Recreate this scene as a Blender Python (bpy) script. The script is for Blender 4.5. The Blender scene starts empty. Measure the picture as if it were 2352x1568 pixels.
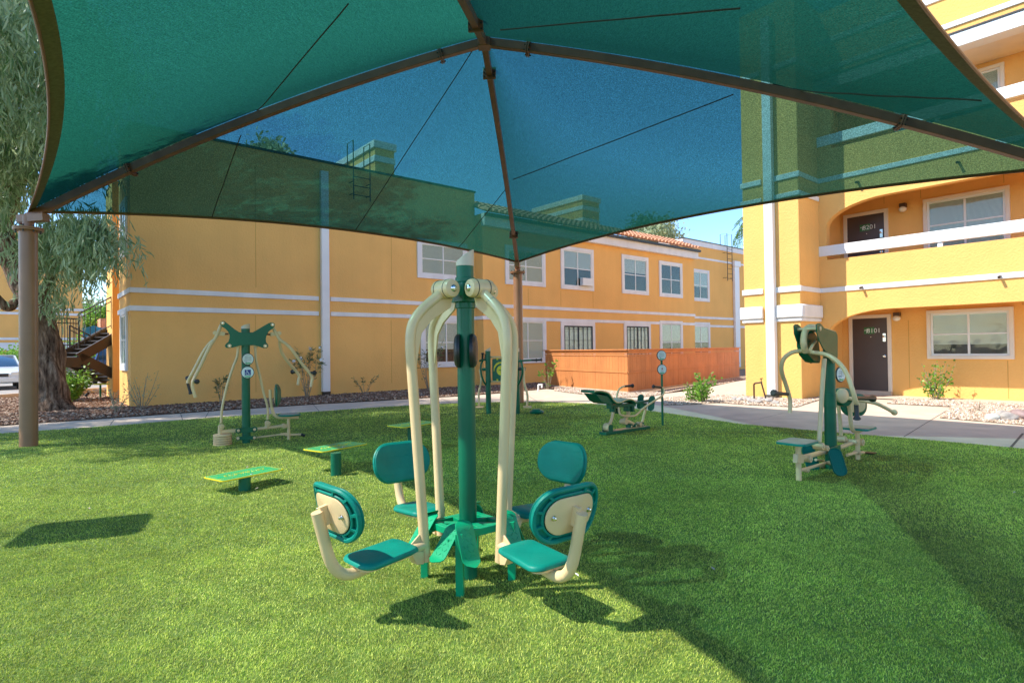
import bpy, bmesh, math, random
import numpy as np
from mathutils import Vector, Matrix
rad = math.radians
sc = bpy.context.scene
C = sc.collection
# ---------------------------------------------------------------- camera
FPX = 1348.0                       # focal length in pixels of a 2352 px wide picture
PITCH, ROLL = rad(.765), rad(.75)
CF = Vector((0, math.cos(PITCH), math.sin(PITCH)))
_u0 = Vector((0, -math.sin(PITCH), math.cos(PITCH))); _r0 = Vector((1, 0, 0))
CR = _r0*math.cos(ROLL) - _u0*math.sin(ROLL)
CU = _u0*math.cos(ROLL) + _r0*math.sin(ROLL)
CAM = Vector((0, 0, 1.4))
cd = bpy.data.cameras.new('camera'); cam = bpy.data.objects.new('camera', cd); C.objects.link(cam)
cd.sensor_width = 36; cd.sensor_fit = 'HORIZONTAL'; cd.lens = 36*FPX/2352; cd.clip_end = 2000; cd.clip_start = .05
cam.matrix_world = Matrix(((CR.x, CU.x, -CF.x, CAM.x), (CR.y, CU.y, -CF.y, CAM.y), (CR.z, CU.z, -CF.z, CAM.z), (0, 0, 0, 1)))
sc.camera = cam
# ---------------------------------------------------------------- light
SUN_EL = rad(50); SX, SY = -.983, -.184     # where the sun stands
w = bpy.data.worlds.new('World'); sc.world = w; w.use_nodes = True
nt = w.node_tree; bg = nt.nodes['Background']
sky = nt.nodes.new('ShaderNodeTexSky'); sky.sky_type = 'NISHITA'; sky.sun_disc = False
sky.sun_elevation = SUN_EL; sky.sun_rotation = math.atan2(SX, SY); sky.air_density = 1.0; sky.dust_density = .3; sky.ozone_density = 3.0; sky.altitude = 700
hs_ = nt.nodes.new('ShaderNodeHueSaturation'); hs_.inputs['Saturation'].default_value = 1.15; hs_.inputs['Value'].default_value = 1.0; nt.links.new(sky.outputs[0], hs_.inputs['Color']); nt.links.new(hs_.outputs[0], bg.inputs[0]); bg.inputs[1].default_value = .15
sl = bpy.data.lights.new('sun', 'SUN'); sl.energy = 3.3; sl.angle = rad(.53); sl.color = (1, .95, .86)
so = bpy.data.objects.new('sun', sl); C.objects.link(so)
sd = Vector((SX*math.cos(SUN_EL), SY*math.cos(SUN_EL), math.sin(SUN_EL)))
so.rotation_euler = sd.to_track_quat('Z', 'Y').to_euler()
sc.view_settings.view_transform = 'Standard'; sc.view_settings.look = 'None'
sc.view_settings.exposure = 1.2; sc.view_settings.gamma = 1
sc.render.engine = 'CYCLES'
sc.cycles.max_bounces = 10; sc.cycles.transparent_max_bounces = 24; sc.cycles.diffuse_bounces = 4; sc.cycles.caustics_refractive = False; sc.cycles.caustics_reflective = False
# ---------------------------------------------------------------- measuring: picture pixels (2352 wide) -> points
def ray(x, y): return CF + CR*((x-1176)/FPX) + CU*((784-y)/FPX)
def P(x, y, Y):
    d = ray(x, y); return CAM + d*(Y/d.y)
def G(x, y, z=0.0):
    d = ray(x, y); return CAM + d*((z-CAM.z)/d.z)
class Frame:
    def __init__(s, o, ax, bx): s.o = Vector((o[0], o[1], 0)); s.a = Vector((ax[0], ax[1], 0)).normalized(); s.b = Vector((bx[0], bx[1], 0)).normalized()
    def pt(s, a, b, z): return s.o + s.a*a + s.b*b + Vector((0, 0, z))
    def hit(s, x, y, b):           # (a, z) where the ray meets the plane b = const
        d = ray(x, y); o = s.o + s.b*b
        t = (o-CAM).dot(s.b)/d.dot(s.b); q = CAM + d*t - s.o
        return q.dot(s.a), q.z
UU = (.765, .645); VV = (-.644, .765)
# ---------------------------------------------------------------- things
def tag(o, label=None, cat=None, group=None, kind=None):
    if label: o['label'] = label
    if cat: o['category'] = cat
    if group: o['group'] = group
    if kind: o['kind'] = kind
    return o
def thing(name, label, cat, loc=(0, 0, 0), rotz=0, group=None):
    o = bpy.data.objects.new(name, None); o.empty_display_size = .2; C.objects.link(o)
    o.location = loc; o.rotation_euler = (0, 0, rotz); o['org'] = [loc[0], loc[1], loc[2]]
    return tag(o, label, cat, group)
def copy_tree(o, parent=None):
    c = o.copy(); C.objects.link(c)
    if parent: c.parent = parent
    for ch in o.children: copy_tree(ch, c)
    return c
# ---------------------------------------------------------------- mesh building
def nrm(v): return v.normalized() if v.length > 1e-9 else Vector((0, 0, 1))
def fillet(pts, r, n=6):
    pts = [Vector(p) for p in pts]
    if r <= 0 or len(pts) < 3: return pts
    out = [pts[0]]
    for i in range(1, len(pts)-1):
        a, b, c = pts[i-1], pts[i], pts[i+1]
        d1 = min(r, (a-b).length*.49); d2 = min(r, (c-b).length*.49)
        p1 = b+(a-b).normalized()*d1; p2 = b+(c-b).normalized()*d2
        for k in range(n+1):
            t = k/n; out.append(p1*(1-t)**2 + b*2*t*(1-t) + p2*t*t)
    out.append(pts[-1]); return out
def smooth_path(pts, n=6):
    pts = [Vector(p) for p in pts]; q = [pts[0]*2-pts[1]] + pts + [pts[-1]*2-pts[-2]]; out = []
    for i in range(1, len(q)-2):
        for k in range(n):
            t = k/n; a, b, c, d = q[i-1], q[i], q[i+1], q[i+2]
            out.append(.5*((2*b)+(c-a)*t+(2*a-5*b+4*c-d)*t*t+(3*b-a-3*c+d)*t**3))
    out.append(pts[-1]); return out
class MB:
    def __init__(s, tf=None): s.v = []; s.f = []; s.tf = tf; s.m = []; s.mi = 0
    def add(s, vs, fs):
        n = len(s.v)
        for q in vs:
            s.v.append(s.tf(q) if s.tf else Vector(q))
        for q in fs: s.f.append([n+i for i in q]); s.m.append(s.mi)
        return s
    def box(s, x0, x1, y0, y1, z0, z1):
        return s.add([(x0,y0,z0),(x1,y0,z0),(x1,y1,z0),(x0,y1,z0),(x0,y0,z1),(x1,y0,z1),(x1,y1,z1),(x0,y1,z1)],
                     [(0,3,2,1),(4,5,6,7),(0,1,5,4),(1,2,6,5),(2,3,7,6),(3,0,4,7)])
    def bar(s, p0, p1, w, h, up=(0, 0, 1)):       # box beam between two points
        p0, p1 = Vector(p0), Vector(p1); d = nrm(p1-p0); x = d.cross(Vector(up))
        if x.length < 1e-4: x = Vector((1, 0, 0))
        x.normalize(); y = x.cross(d).normalized(); vs = []
        for p in (p0, p1):
            for a, b in ((-1,-1),(1,-1),(1,1),(-1,1)): vs.append(p + x*(a*w/2) + y*(b*h/2))
        return s.add(vs, [(3,2,1,0),(4,5,6,7),(0,1,5,4),(1,2,6,5),(2,3,7,6),(3,0,4,7)])
    def obox(s, c, ex, ey, ez):                   # centre and three half-axis vectors
        c = Vector(c); ex, ey, ez = Vector(ex), Vector(ey), Vector(ez)
        vs = [c+ex*a+ey*b+ez*d for d in (-1,1) for a, b in ((-1,-1),(1,-1),(1,1),(-1,1))]
        return s.add(vs, [(3,2,1,0),(4,5,6,7),(0,1,5,4),(1,2,6,5),(2,3,7,6),(3,0,4,7)])
    def tube(s, pts, r, seg=14, fil=0, caps=True, sm=0):
        pts = fillet(pts, fil) if fil else (smooth_path(pts, sm) if sm else [Vector(p) for p in pts])
        n = len(pts); rs = r if isinstance(r, (list, tuple)) else None
        if rs and len(rs) != n: rs = [rs[0] + (rs[-1]-rs[0])*i/(n-1) for i in range(n)]
        t = nrm(pts[1]-pts[0]); ref = Vector((0, 0, 1)) if abs(t.z) < .9 else Vector((1, 0, 0))
        x = t.cross(ref).normalized(); vs = []; fs = []
        for i, p in enumerate(pts):
            tt = nrm((pts[min(i+1, n-1)]-pts[max(i-1, 0)])); x = nrm(x - tt*x.dot(tt)); y = tt.cross(x)
            rr = rs[i] if rs else r
            for k in range(seg):
                a = 2*math.pi*k/seg; vs.append(p + (x*math.cos(a) + y*math.sin(a))*rr)
        for i in range(n-1):
            for k in range(seg):
                k2 = (k+1) % seg; fs.append((i*seg+k, i*seg+k2, (i+1)*seg+k2, (i+1)*seg+k))
        if caps: fs.append(tuple(range(seg))[::-1]); fs.append(tuple((n-1)*seg+k for k in range(seg)))
        return s.add(vs, fs)
    def cyl(s, p0, p1, r, r2=None, seg=20): return s.tube([p0, p1], [r, r if r2 is None else r2], seg)
    def lathe(s, prof, o=(0, 0, 0), ax=(0, 0, 1), seg=24, sx=1.0):   # profile [(r, h)]
        o = Vector(o); ax = Vector(ax).normalized(); ref = Vector((0, 0, 1)) if abs(ax.z) < .9 else Vector((1, 0, 0))
        x = ax.cross(ref).normalized(); y = ax.cross(x); vs = []; fs = []
        for r, h in prof:
            for k in range(seg):
                a = 2*math.pi*k/seg; vs.append(o + ax*h + (x*math.cos(a)*sx + y*math.sin(a))*r)
        for i in range(len(prof)-1):
            for k in range(seg):
                k2 = (k+1) % seg; fs.append((i*seg+k, i*seg+k2, (i+1)*seg+k2, (i+1)*seg+k))
        fs.append(tuple(range(seg))[::-1]); fs.append(tuple((len(prof)-1)*seg+k for k in range(seg)))
        return s.add(vs, fs)
    def prism(s, poly, o, ex, ey, ez):             # polygon extruded by vector ez
        o, ex, ey, ez = Vector(o), Vector(ex), Vector(ey), Vector(ez); n = len(poly)
        vs = [o+ex*a+ey*b for a, b in poly] + [o+ex*a+ey*b+ez for a, b in poly]
        fs = [tuple(range(n))[::-1], tuple(range(n, 2*n))] + [(i, (i+1) % n, n+(i+1) % n, n+i) for i in range(n)]
        return s.add(vs, fs)
    def ball(s, c, r, seg=14, sz=1):
        prof = [(max(r*math.sin(math.pi*i/8), 1e-4), -r*sz*math.cos(math.pi*i/8)) for i in range(9)]
        return s.lathe(prof, c, (0, 0, 1), seg)
    def build(s, name, mat, parent=None, world=True, bevel=0, ang=40, smooth=True, fix=True):
        me = bpy.data.meshes.new(name)
        off = Vector((0, 0, 0))
        if parent and world and 'org' in parent: off = Vector(parent['org'])
        me.from_pydata([v-off for v in s.v], [], s.f)
        mats = mat if isinstance(mat, (list, tuple)) else [mat]
        for m in mats: me.materials.append(m)
        if len(mats) > 1: me.polygons.foreach_set('material_index', s.m)
        if fix:
            bm = bmesh.new(); bm.from_mesh(me); bmesh.ops.recalc_face_normals(bm, faces=bm.faces); bm.to_mesh(me); bm.free()
        if smooth:
            me.shade_smooth(); me.set_sharp_from_angle(angle=rad(ang))
        me.update()
        o = bpy.data.objects.new(name, me); C.objects.link(o)
        if parent:
            o.parent = parent
            if 'org' in parent: o['org'] = list(parent['org'])
        if bevel:
            b = o.modifiers.new('bevel', 'BEVEL'); b.width = bevel; b.segments = 2; b.limit_method = 'ANGLE'; b.angle_limit = rad(35); b.harden_normals = False
        return o
def rrect(w, h, r, n=6):
    out = []
    for cx, cy, a0 in ((w/2-r, h/2-r, 0), (-w/2+r, h/2-r, 90), (-w/2+r, -h/2+r, 180), (w/2-r, -h/2+r, 270)):
        for k in range(n+1): a = rad(a0+90*k/n); out.append((cx+r*math.cos(a), cy+r*math.sin(a)))
    return out
def np_mesh(name, V, F, mat, parent=None, attr=None, smooth=False):
    """triangles or quads from arrays"""
    me = bpy.data.meshes.new(name); k = F.shape[1]
    off = np.array(parent['org']) if parent and 'org' in parent else np.zeros(3)
    me.vertices.add(len(V)); me.vertices.foreach_set('co', (V-off).astype(np.float32).ravel())
    me.loops.add(F.size); me.loops.foreach_set('vertex_index', F.astype(np.int32).ravel())
    me.polygons.add(len(F)); me.polygons.foreach_set('loop_start', np.arange(0, F.size, k, dtype=np.int32))
    if attr is not None:
        a = me.attributes.new('rnd', 'FLOAT', 'POINT'); a.data.foreach_set('value', attr.astype(np.float32))
    me.materials.append(mat); me.update(calc_edges=True)
    if smooth: me.shade_smooth()
    o = bpy.data.objects.new(name, me); C.objects.link(o)
    if parent:
        o.parent = parent
        if 'org' in parent: o['org'] = list(parent['org'])
    return o
# ---------------------------------------------------------------- materials
def mat(name, col, rough=.5, metal=0, var=0, vscale=3, bump=0, bscale=30, spec=.5, coat=0, trans=0, detail=4, col2=None, ramp=(.35, .65), bdist=.01):
    m = bpy.data.materials.new(name); m.use_nodes = True; n = m.node_tree; b = n.nodes['Principled BSDF']
    b.inputs['Base Color'].default_value = (*col, 1); b.inputs['Roughness'].default_value = rough; b.inputs['Metallic'].default_value = metal
    b.inputs['Specular IOR Level'].default_value = spec; b.inputs['Coat Weight'].default_value = coat; b.inputs['Coat Roughness'].default_value = .15
    if var or bump or col2: tc = n.nodes.new('ShaderNodeTexCoord')
    if var or col2:
        no = n.nodes.new('ShaderNodeTexNoise'); no.inputs['Scale'].default_value = vscale; no.inputs['Detail'].default_value = detail
        n.links.new(tc.outputs['Object'], no.inputs['Vector'])
        rp = n.nodes.new('ShaderNodeValToRGB'); e = rp.color_ramp.elements
        e[0].position, e[1].position = ramp
        c2 = col2 or tuple(c*(1+var) for c in col); c1 = col if col2 else tuple(c*(1-var) for c in col)
        e[0].color = (*c1, 1); e[1].color = (*c2, 1)
        n.links.new(no.outputs['Fac'], rp.inputs[0]); n.links.new(rp.outputs[0], b.inputs['Base Color'])
    if bump:
        no2 = n.nodes.new('ShaderNodeTexNoise'); no2.inputs['Scale'].default_value = bscale; no2.inputs['Detail'].default_value = 5
        n.links.new(tc.outputs['Object'], no2.inputs['Vector'])
        bp = n.nodes.new('ShaderNodeBump'); bp.inputs['Strength'].default_value = bump; bp.inputs['Distance'].default_value = bdist
        n.links.new(no2.outputs['Fac'], bp.inputs['Height']); n.links.new(bp.outputs[0], b.inputs['Normal'])
    return m
def leafmat(name, c1, c2, tr=.35, rough=.5):
    m = bpy.data.materials.new(name); m.use_nodes = True; n = m.node_tree; b = n.nodes['Principled BSDF']; out = n.nodes['Material Output']
    at = n.nodes.new('ShaderNodeAttribute'); at.attribute_name = 'rnd'
    rp = n.nodes.new('ShaderNodeValToRGB'); rp.color_ramp.elements[0].color = (*c1, 1); rp.color_ramp.elements[1].color = (*c2, 1)
    n.links.new(at.outputs['Fac'], rp.inputs[0]); n.links.new(rp.outputs[0], b.inputs['Base Color']); b.inputs['Roughness'].default_value = rough
    b.inputs['Specular IOR Level'].default_value = .35
    t = n.nodes.new('ShaderNodeBsdfTranslucent'); mx = n.nodes.new('ShaderNodeMixShader'); mx.inputs[0].default_value = tr
    n.links.new(rp.outputs[0], t.inputs[0]); n.links.new(b.outputs[0], mx.inputs[1]); n.links.new(t.outputs[0], mx.inputs[2]); n.links.new(mx.outputs[0], out.inputs[0])
    return m
M = {}
M['stucco'] = mat('stucco', (.87, .485, .15), .9, var=.035, vscale=.9, bump=.55, bscale=22, detail=6, spec=.2, bdist=.02)
M['trim'] = mat('white_stucco', (.80, .79, .77), .8, var=.04, vscale=2, bump=.3, bscale=18, spec=.2)
M['white'] = mat('white_paint', (.80, .80, .79), .45, var=.03, vscale=1.5)
M['vinyl'] = mat('vinyl', (.78, .78, .74), .35)
M['tan'] = mat('tan_frame', (.78, .69, .56), .4, var=.04)
M['door'] = mat('door_paint', (.075, .055, .05), .38, var=.08, vscale=1.2)
M['blind'] = mat('blind', (.82, .82, .70), .5)
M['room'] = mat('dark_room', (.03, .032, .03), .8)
M['curtain'] = mat('curtain', (.55, .57, .58), .8, var=.15, vscale=6)
M['green'] = mat('green_powder_coat', (.002, .12, .06), .36, var=.12, vscale=3, coat=.08, spec=.3, bump=.06, bscale=300)
M['lgreen'] = mat('bright_green_powder_coat', (.002, .30, .13), .38, var=.12, vscale=4, coat=.05, spec=.3, bump=.05, bscale=300)
M['teal'] = mat('teal_plastic', (.002, .21, .15), .45, spec=.22, var=.10, vscale=6, bump=.12, bscale=90)
M['beige'] = mat('beige_powder_coat', (.74, .53, .28), .33, var=.06, vscale=4, coat=.12, spec=.4, bump=.05, bscale=250)
M['beige_worn'] = mat('beige_powder_coat_worn', (.74, .53, .28), .35, coat=.2, col2=(.30, .25, .18), vscale=7, ramp=(.66, .70), detail=8)
M['sand'] = mat('sand_seat_top', (.42, .36, .27), .6, var=.1, vscale=8)
M['black'] = mat('black_rubber', (.013, .014, .016), .4, bump=.15, bscale=120)
M['steel'] = mat('polished_steel', (.75, .75, .73), .16, metal=1)
M['brown'] = mat('brown_steel', (.20, .085, .048), .42, var=.12, vscale=5, bump=.08, bscale=200)
M['post'] = mat('taupe_post', (.30, .15, .08), .36, var=.07, vscale=3, bump=.05, bscale=200)
M['yellow'] = mat('yellow_paint', (.80, .62, .01), .4)
M['navy'] = mat('navy_print', (.01, .03, .22), .4)
M['wprint'] = mat('white_print', (.72, .80, .78), .35)
M['print'] = mat('grey_print', (.30, .36, .36), .4)
M['gprint'] = mat('green_print', (.05, .42, .16), .4)
M['rprint'] = mat('red_print', (.45, .03, .02), .4)
M['concrete'] = mat('concrete', (.60, .48, .365), .9, var=.07, vscale=2.2, bump=.25, bscale=60, detail=8, spec=.2)
M['joint'] = mat('joint_dark', (.10, .085, .07), .9)
M['asphalt'] = mat('asphalt', (.34, .31, .28), .95, var=.1, vscale=.8, bump=.3, bscale=80, spec=.2)
M['mulch'] = mat('mulch_soil', (.16, .095, .06), .95, var=.3, vscale=9, bump=.8, bscale=40, spec=.15)
M['dirt'] = mat('dirt', (.33, .24, .17), .95, var=.15, vscale=1.5, bump=.5, bscale=25, spec=.15)
M['gravelbed'] = mat('gravel_bed', (.42, .31, .22), .95, var=.22, vscale=14, bump=.8, bscale=40, spec=.15)
M['fence'] = mat('stained_wood', (.54, .20, .06), .7, var=.08, vscale=2.2, bump=.25, bscale=30, detail=8)
M['tile'] = mat('clay_tile', (.60, .30, .17), .8, var=.2, vscale=3, bump=.3, bscale=40)
M['darkmetal'] = mat('dark_metal', (.03, .028, .026), .5)
M['rustmetal'] = mat('rusty_metal', (.16, .09, .055), .7, var=.3, vscale=12)
M['bronze'] = mat('bronze', (.10, .07, .05), .4, metal=.6)
M['globe'] = mat('globe_glass', (.80, .76, .66), .25)
M['stair'] = mat('stair_brown', (.05, .037, .03), .5, var=.08)
M['rock'] = mat('river_rock', (.40, .36, .32), .85, var=.25, vscale=5, bump=.5, bscale=20)
M['bark'] = mat('bark', (.13, .085, .055), .95, col2=(.36, .26, .18), vscale=3.5, ramp=(.42, .62), bump=1.0, bscale=9, detail=8, bdist=.06)
M['twig'] = mat('twig', (.32, .25, .17), .9, var=.2, vscale=10)
M['petal'] = mat('petal', (.80, .78, .74), .6)
M['tyre'] = mat('tyre', (.02, .02, .02), .8)
M['chrome'] = mat('chrome', (.6, .6, .6), .2, metal=1)
M['bluecar'] = mat('blue_car_paint', (.01, .045, .14), .25, coat=1, var=.05)
M['whitecar'] = mat('white_car_paint', (.62, .66, .68), .25, coat=1, var=.03)
M['greycar'] = mat('grey_car_paint', (.16, .18, .2), .25, coat=1, var=.03)
M['carglass'] = mat('car_glass', (.02, .05, .09), .06, spec=.9)
M['lamp_red'] = mat('tail_lamp', (.5, .02, .01), .2)
M['lamp_clear'] = mat('head_lamp', (.7, .7, .66), .1)
def streaks(m, amt=.06):
    n = m.node_tree; b = n.nodes['Principled BSDF']; l = b.inputs['Base Color'].links[0]; src = l.from_socket
    tc = n.nodes.new('ShaderNodeTexCoord'); mp = n.nodes.new('ShaderNodeMapping'); mp.inputs['Scale'].default_value = (2.5, 2.5, .22); n.links.new(tc.outputs['Object'], mp.inputs['Vector'])
    no = n.nodes.new('ShaderNodeTexNoise'); no.inputs['Scale'].default_value = 1; no.inputs['Detail'].default_value = 7; n.links.new(mp.outputs[0], no.inputs['Vector'])
    r = n.nodes.new('ShaderNodeMapRange'); r.inputs['From Min'].default_value = .35; r.inputs['From Max'].default_value = .65; r.inputs['To Min'].default_value = 1-amt; r.inputs['To Max'].default_value = 1+amt; n.links.new(no.outputs['Fac'], r.inputs['Value'])
    h = n.nodes.new('ShaderNodeHueSaturation'); n.links.new(src, h.inputs['Color']); n.links.new(r.outputs[0], h.inputs['Value']); n.links.new(h.outputs[0], b.inputs['Base Color'])
streaks(M['stucco'], .018); streaks(M['trim'], .05); streaks(M['fence'], .07); streaks(M['concrete'], .05); streaks(M['post'], .08)
def barkmat():
    m = bpy.data.materials.new('rough_bark'); m.use_nodes = True; n = m.node_tree; b = n.nodes['Principled BSDF']; b.inputs['Roughness'].default_value = .95; b.inputs['Specular IOR Level'].default_value = .1
    tc = n.nodes.new('ShaderNodeTexCoord'); mp = n.nodes.new('ShaderNodeMapping'); mp.inputs['Scale'].default_value = (11, 11, 2.2); n.links.new(tc.outputs['Object'], mp.inputs['Vector'])
    no = n.nodes.new('ShaderNodeTexNoise'); no.inputs['Scale'].default_value = 1; no.inputs['Detail'].default_value = 9; no.inputs['Roughness'].default_value = .65; n.links.new(mp.outputs[0], no.inputs['Vector'])
    rp = n.nodes.new('ShaderNodeValToRGB'); e = rp.color_ramp.elements; e[0].position = .36; e[0].color = (.035, .02, .013, 1); e[1].position = .68; e[1].color = (.42, .31, .22, 1); e2 = e.new(.52); e2.color = (.19, .125, .085, 1)
    n.links.new(no.outputs['Fac'], rp.inputs[0]); n.links.new(rp.outputs[0], b.inputs['Base Color'])
    bp = n.nodes.new('ShaderNodeBump'); bp.inputs['Strength'].default_value = 1; bp.inputs['Distance'].default_value = .06; n.links.new(no.outputs['Fac'], bp.inputs['Height']); n.links.new(bp.outputs[0], b.inputs['Normal'])
    return m
M['bark'] = barkmat()
def glassmat():
    m = bpy.data.materials.new('window_glass'); m.use_nodes = True; n = m.node_tree; out = n.nodes['Material Output']; n.nodes.remove(n.nodes['Principled BSDF'])
    t = n.nodes.new('ShaderNodeBsdfTransparent'); t.inputs[0].default_value = (.92, .96, .94, 1)
    g = n.nodes.new('ShaderNodeBsdfGlossy'); g.inputs['Roughness'].default_value = .03; g.inputs['Color'].default_value = (.9, .95, .95, 1)
    fr = n.nodes.new('ShaderNodeLayerWeight'); fr.inputs[0].default_value = .5
    pw = n.nodes.new('ShaderNodeMath'); pw.operation = 'POWER'; pw.inputs[1].default_value = 5; n.links.new(fr.outputs['Facing'], pw.inputs[0])
    ad = n.nodes.new('ShaderNodeMath'); ad.operation = 'MULTIPLY_ADD'; ad.inputs[1].default_value = .85; ad.inputs[2].default_value = .03; ad.use_clamp = True
    mx = n.nodes.new('ShaderNodeMixShader')
    tc = n.nodes.new('ShaderNodeTexCoord'); no = n.nodes.new('ShaderNodeTexNoise'); no.inputs['Scale'].default_value = 1.3
    bp = n.nodes.new('ShaderNodeBump'); bp.inputs['Strength'].default_value = .12; bp.inputs['Distance'].default_value = .05
    n.links.new(tc.outputs['Object'], no.inputs['Vector']); n.links.new(no.outputs['Fac'], bp.inputs['Height']); n.links.new(bp.outputs[0], g.inputs['Normal'])
    n.links.new(pw.outputs[0], ad.inputs[0]); n.links.new(ad.outputs[0], mx.inputs[0]); n.links.new(t.outputs[0], mx.inputs[1]); n.links.new(g.outputs[0], mx.inputs[2]); n.links.new(mx.outputs[0], out.inputs[0])
    return m
M['glass'] = glassmat()
def canopymat():
    """knitted shade cloth: open weave lets some light straight through, the yarn glows when lit from the far side"""
    m = bpy.data.materials.new('shade_cloth'); m.use_nodes = True; n = m.node_tree; out = n.nodes['Material Output']; n.nodes.remove(n.nodes['Principled BSDF'])
    tc = n.nodes.new('ShaderNodeTexCoord')
    t = n.nodes.new('ShaderNodeBsdfTransparent'); t.inputs[0].default_value = (.42, .93, .94, 1)
    tl = n.nodes.new('ShaderNodeBsdfTranslucent'); df = n.nodes.new('ShaderNodeBsdfDiffuse')
    mp = n.nodes.new('ShaderNodeMapping'); mp.inputs['Scale'].default_value = (1, 1, 1)
    no = n.nodes.new('ShaderNodeTexNoise'); no.inputs['Scale'].default_value = 70; no.inputs['Detail'].default_value = 3
    n.links.new(tc.outputs['Object'], no.inputs['Vector'])
    # yarn colour with faint streaks
    n2 = n.nodes.new('ShaderNodeTexNoise'); n2.inputs['Scale'].default_value = 2.2; n2.inputs['Detail'].default_value = 5
    mp2 = n.nodes.new('ShaderNodeMapping'); mp2.inputs['Scale'].default_value = (40, 4, 1); mp2.inputs['Rotation'].default_value = (0, 0, rad(40))
    n.links.new(tc.outputs['Object'], mp2.inputs['Vector']); n.links.new(mp2.outputs[0], n2.inputs['Vector'])
    rp = n.nodes.new('ShaderNodeValToRGB'); rp.color_ramp.elements[0].position = .3; rp.color_ramp.elements[1].position = .7
    rp.color_ramp.elements[0].color = (.008, .076, .050, 1); rp.color_ramp.elements[1].color = (.012, .100, .067, 1)
    n.links.new(n2.outputs['Fac'], rp.inputs[0]); n.links.new(rp.outputs[0], tl.inputs[0]); n.links.new(rp.outputs[0], df.inputs[0])
    m0 = n.nodes.new('ShaderNodeMixShader'); m0.inputs[0].default_value = .5
    n.links.new(tl.outputs[0], m0.inputs[1]); n.links.new(df.outputs[0], m0.inputs[2])
    rf = n.nodes.new('ShaderNodeBsdfRefraction'); rf.inputs['IOR'].default_value = 1.01; rf.inputs['Roughness'].default_value = .85
    hv = n.nodes.new('ShaderNodeHueSaturation'); n.links.new(rp.outputs[0], hv.inputs['Color']); n.links.new(hv.outputs[0], tl.inputs[0]); n.links.new(hv.outputs[0], df.inputs[0])
    n.nodes.remove(rf); m1 = m0; m0.inputs[0].default_value = .38; HV = hv
    # openness: less when looked at sideways, pin holes where the weave is loose
    lw = n.nodes.new('ShaderNodeLayerWeight'); lw.inputs[0].default_value = .5
    # yarn value by view angle: overlap, plus the panels' light and shade painted in
    yv = n.nodes.new('ShaderNodeValToRGB'); ye = yv.color_ramp.elements; ye[0].position = .38; ye[0].color = (.50, .50, .50, 1); ye[1].position = .58; ye[1].color = (.95, .95, .95, 1)
    for po, va in ((.66, .95), (.84, .5)): q_ = ye.new(po); q_.color = (va, va, va, 1)
    n.links.new(lw.outputs['Facing'], yv.inputs[0]); gr = n.nodes.new('ShaderNodeMapRange'); gr.inputs['From Min'].default_value = .32; gr.inputs['From Max'].default_value = .68; gr.inputs['To Min'].default_value = .68; gr.inputs['To Max'].default_value = 1.32; n.links.new(no.outputs['Fac'], gr.inputs['Value'])
    gm = n.nodes.new('ShaderNodeMath'); gm.operation = 'MULTIPLY'; n.links.new(yv.outputs[0], gm.inputs[0]); n.links.new(gr.outputs[0], gm.inputs[1]); n.links.new(gm.outputs[0], HV.inputs['Value'])
    a = n.nodes.new('ShaderNodeValToRGB'); a.color_ramp.interpolation = 'EASE'; e = a.color_ramp.elements
    e[0].position = .42; e[0].color = (.205, .205, .205, 1); e[1].position = .56; e[1].color = (.008, .008, .008, 1)
    n.links.new(lw.outputs['Facing'], a.inputs[0])
    h = n.nodes.new('ShaderNodeMapRange'); h.inputs['From Min'].default_value = .40; h.inputs['From Max'].default_value = .72; h.inputs['To Min'].default_value = .65; h.inputs['To Max'].default_value = 1.6
    n.links.new(no.outputs['Fac'], h.inputs['Value'])
    mu = n.nodes.new('ShaderNodeMath'); mu.operation = 'MULTIPLY'; mu.use_clamp = True
    n.links.new(a.outputs[0], mu.inputs[0]); n.links.new(h.outputs[0], mu.inputs[1])
    # pin holes where sunlight sparkles through
    vo = n.nodes.new('ShaderNodeTexNoise'); vo.inputs['Scale'].default_value = 120; vo.inputs['Detail'].default_value = 0; n.links.new(tc.outputs['Object'], vo.inputs['Vector'])
    vr = n.nodes.new('ShaderNodeMapRange'); vr.inputs['From Min'].default_value = .67; vr.inputs['From Max'].default_value = .73; vr.inputs['To Min'].default_value = 0; vr.inputs['To Max'].default_value = .07; n.links.new(vo.outputs['Fac'], vr.inputs['Value'])
    mq = n.nodes.new('ShaderNodeMath'); mq.operation = 'ADD'; mq.use_clamp = True; n.links.new(mu.outputs[0], mq.inputs[0]); n.links.new(vr.outputs[0], mq.inputs[1]); mu = mq
    mx = n.nodes.new('ShaderNodeMixShader'); n.links.new(mu.outputs[0], mx.inputs[0]); n.links.new(m1.outputs[0], mx.inputs[1]); n.links.new(t.outputs[0], mx.inputs[2]); n.links.new(mx.outputs[0], out.inputs[0])
    return m
M['cloth'] = canopymat()
M['seam'] = mat('seam_thread', (.035, .03, .02), .8)
M['capgrey'] = mat('beige_cap', (.62, .52, .40), .5)
M['hem'] = mat('hem_webbing', (.11, .10, .05), .8, var=.2, vscale=30)
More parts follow.
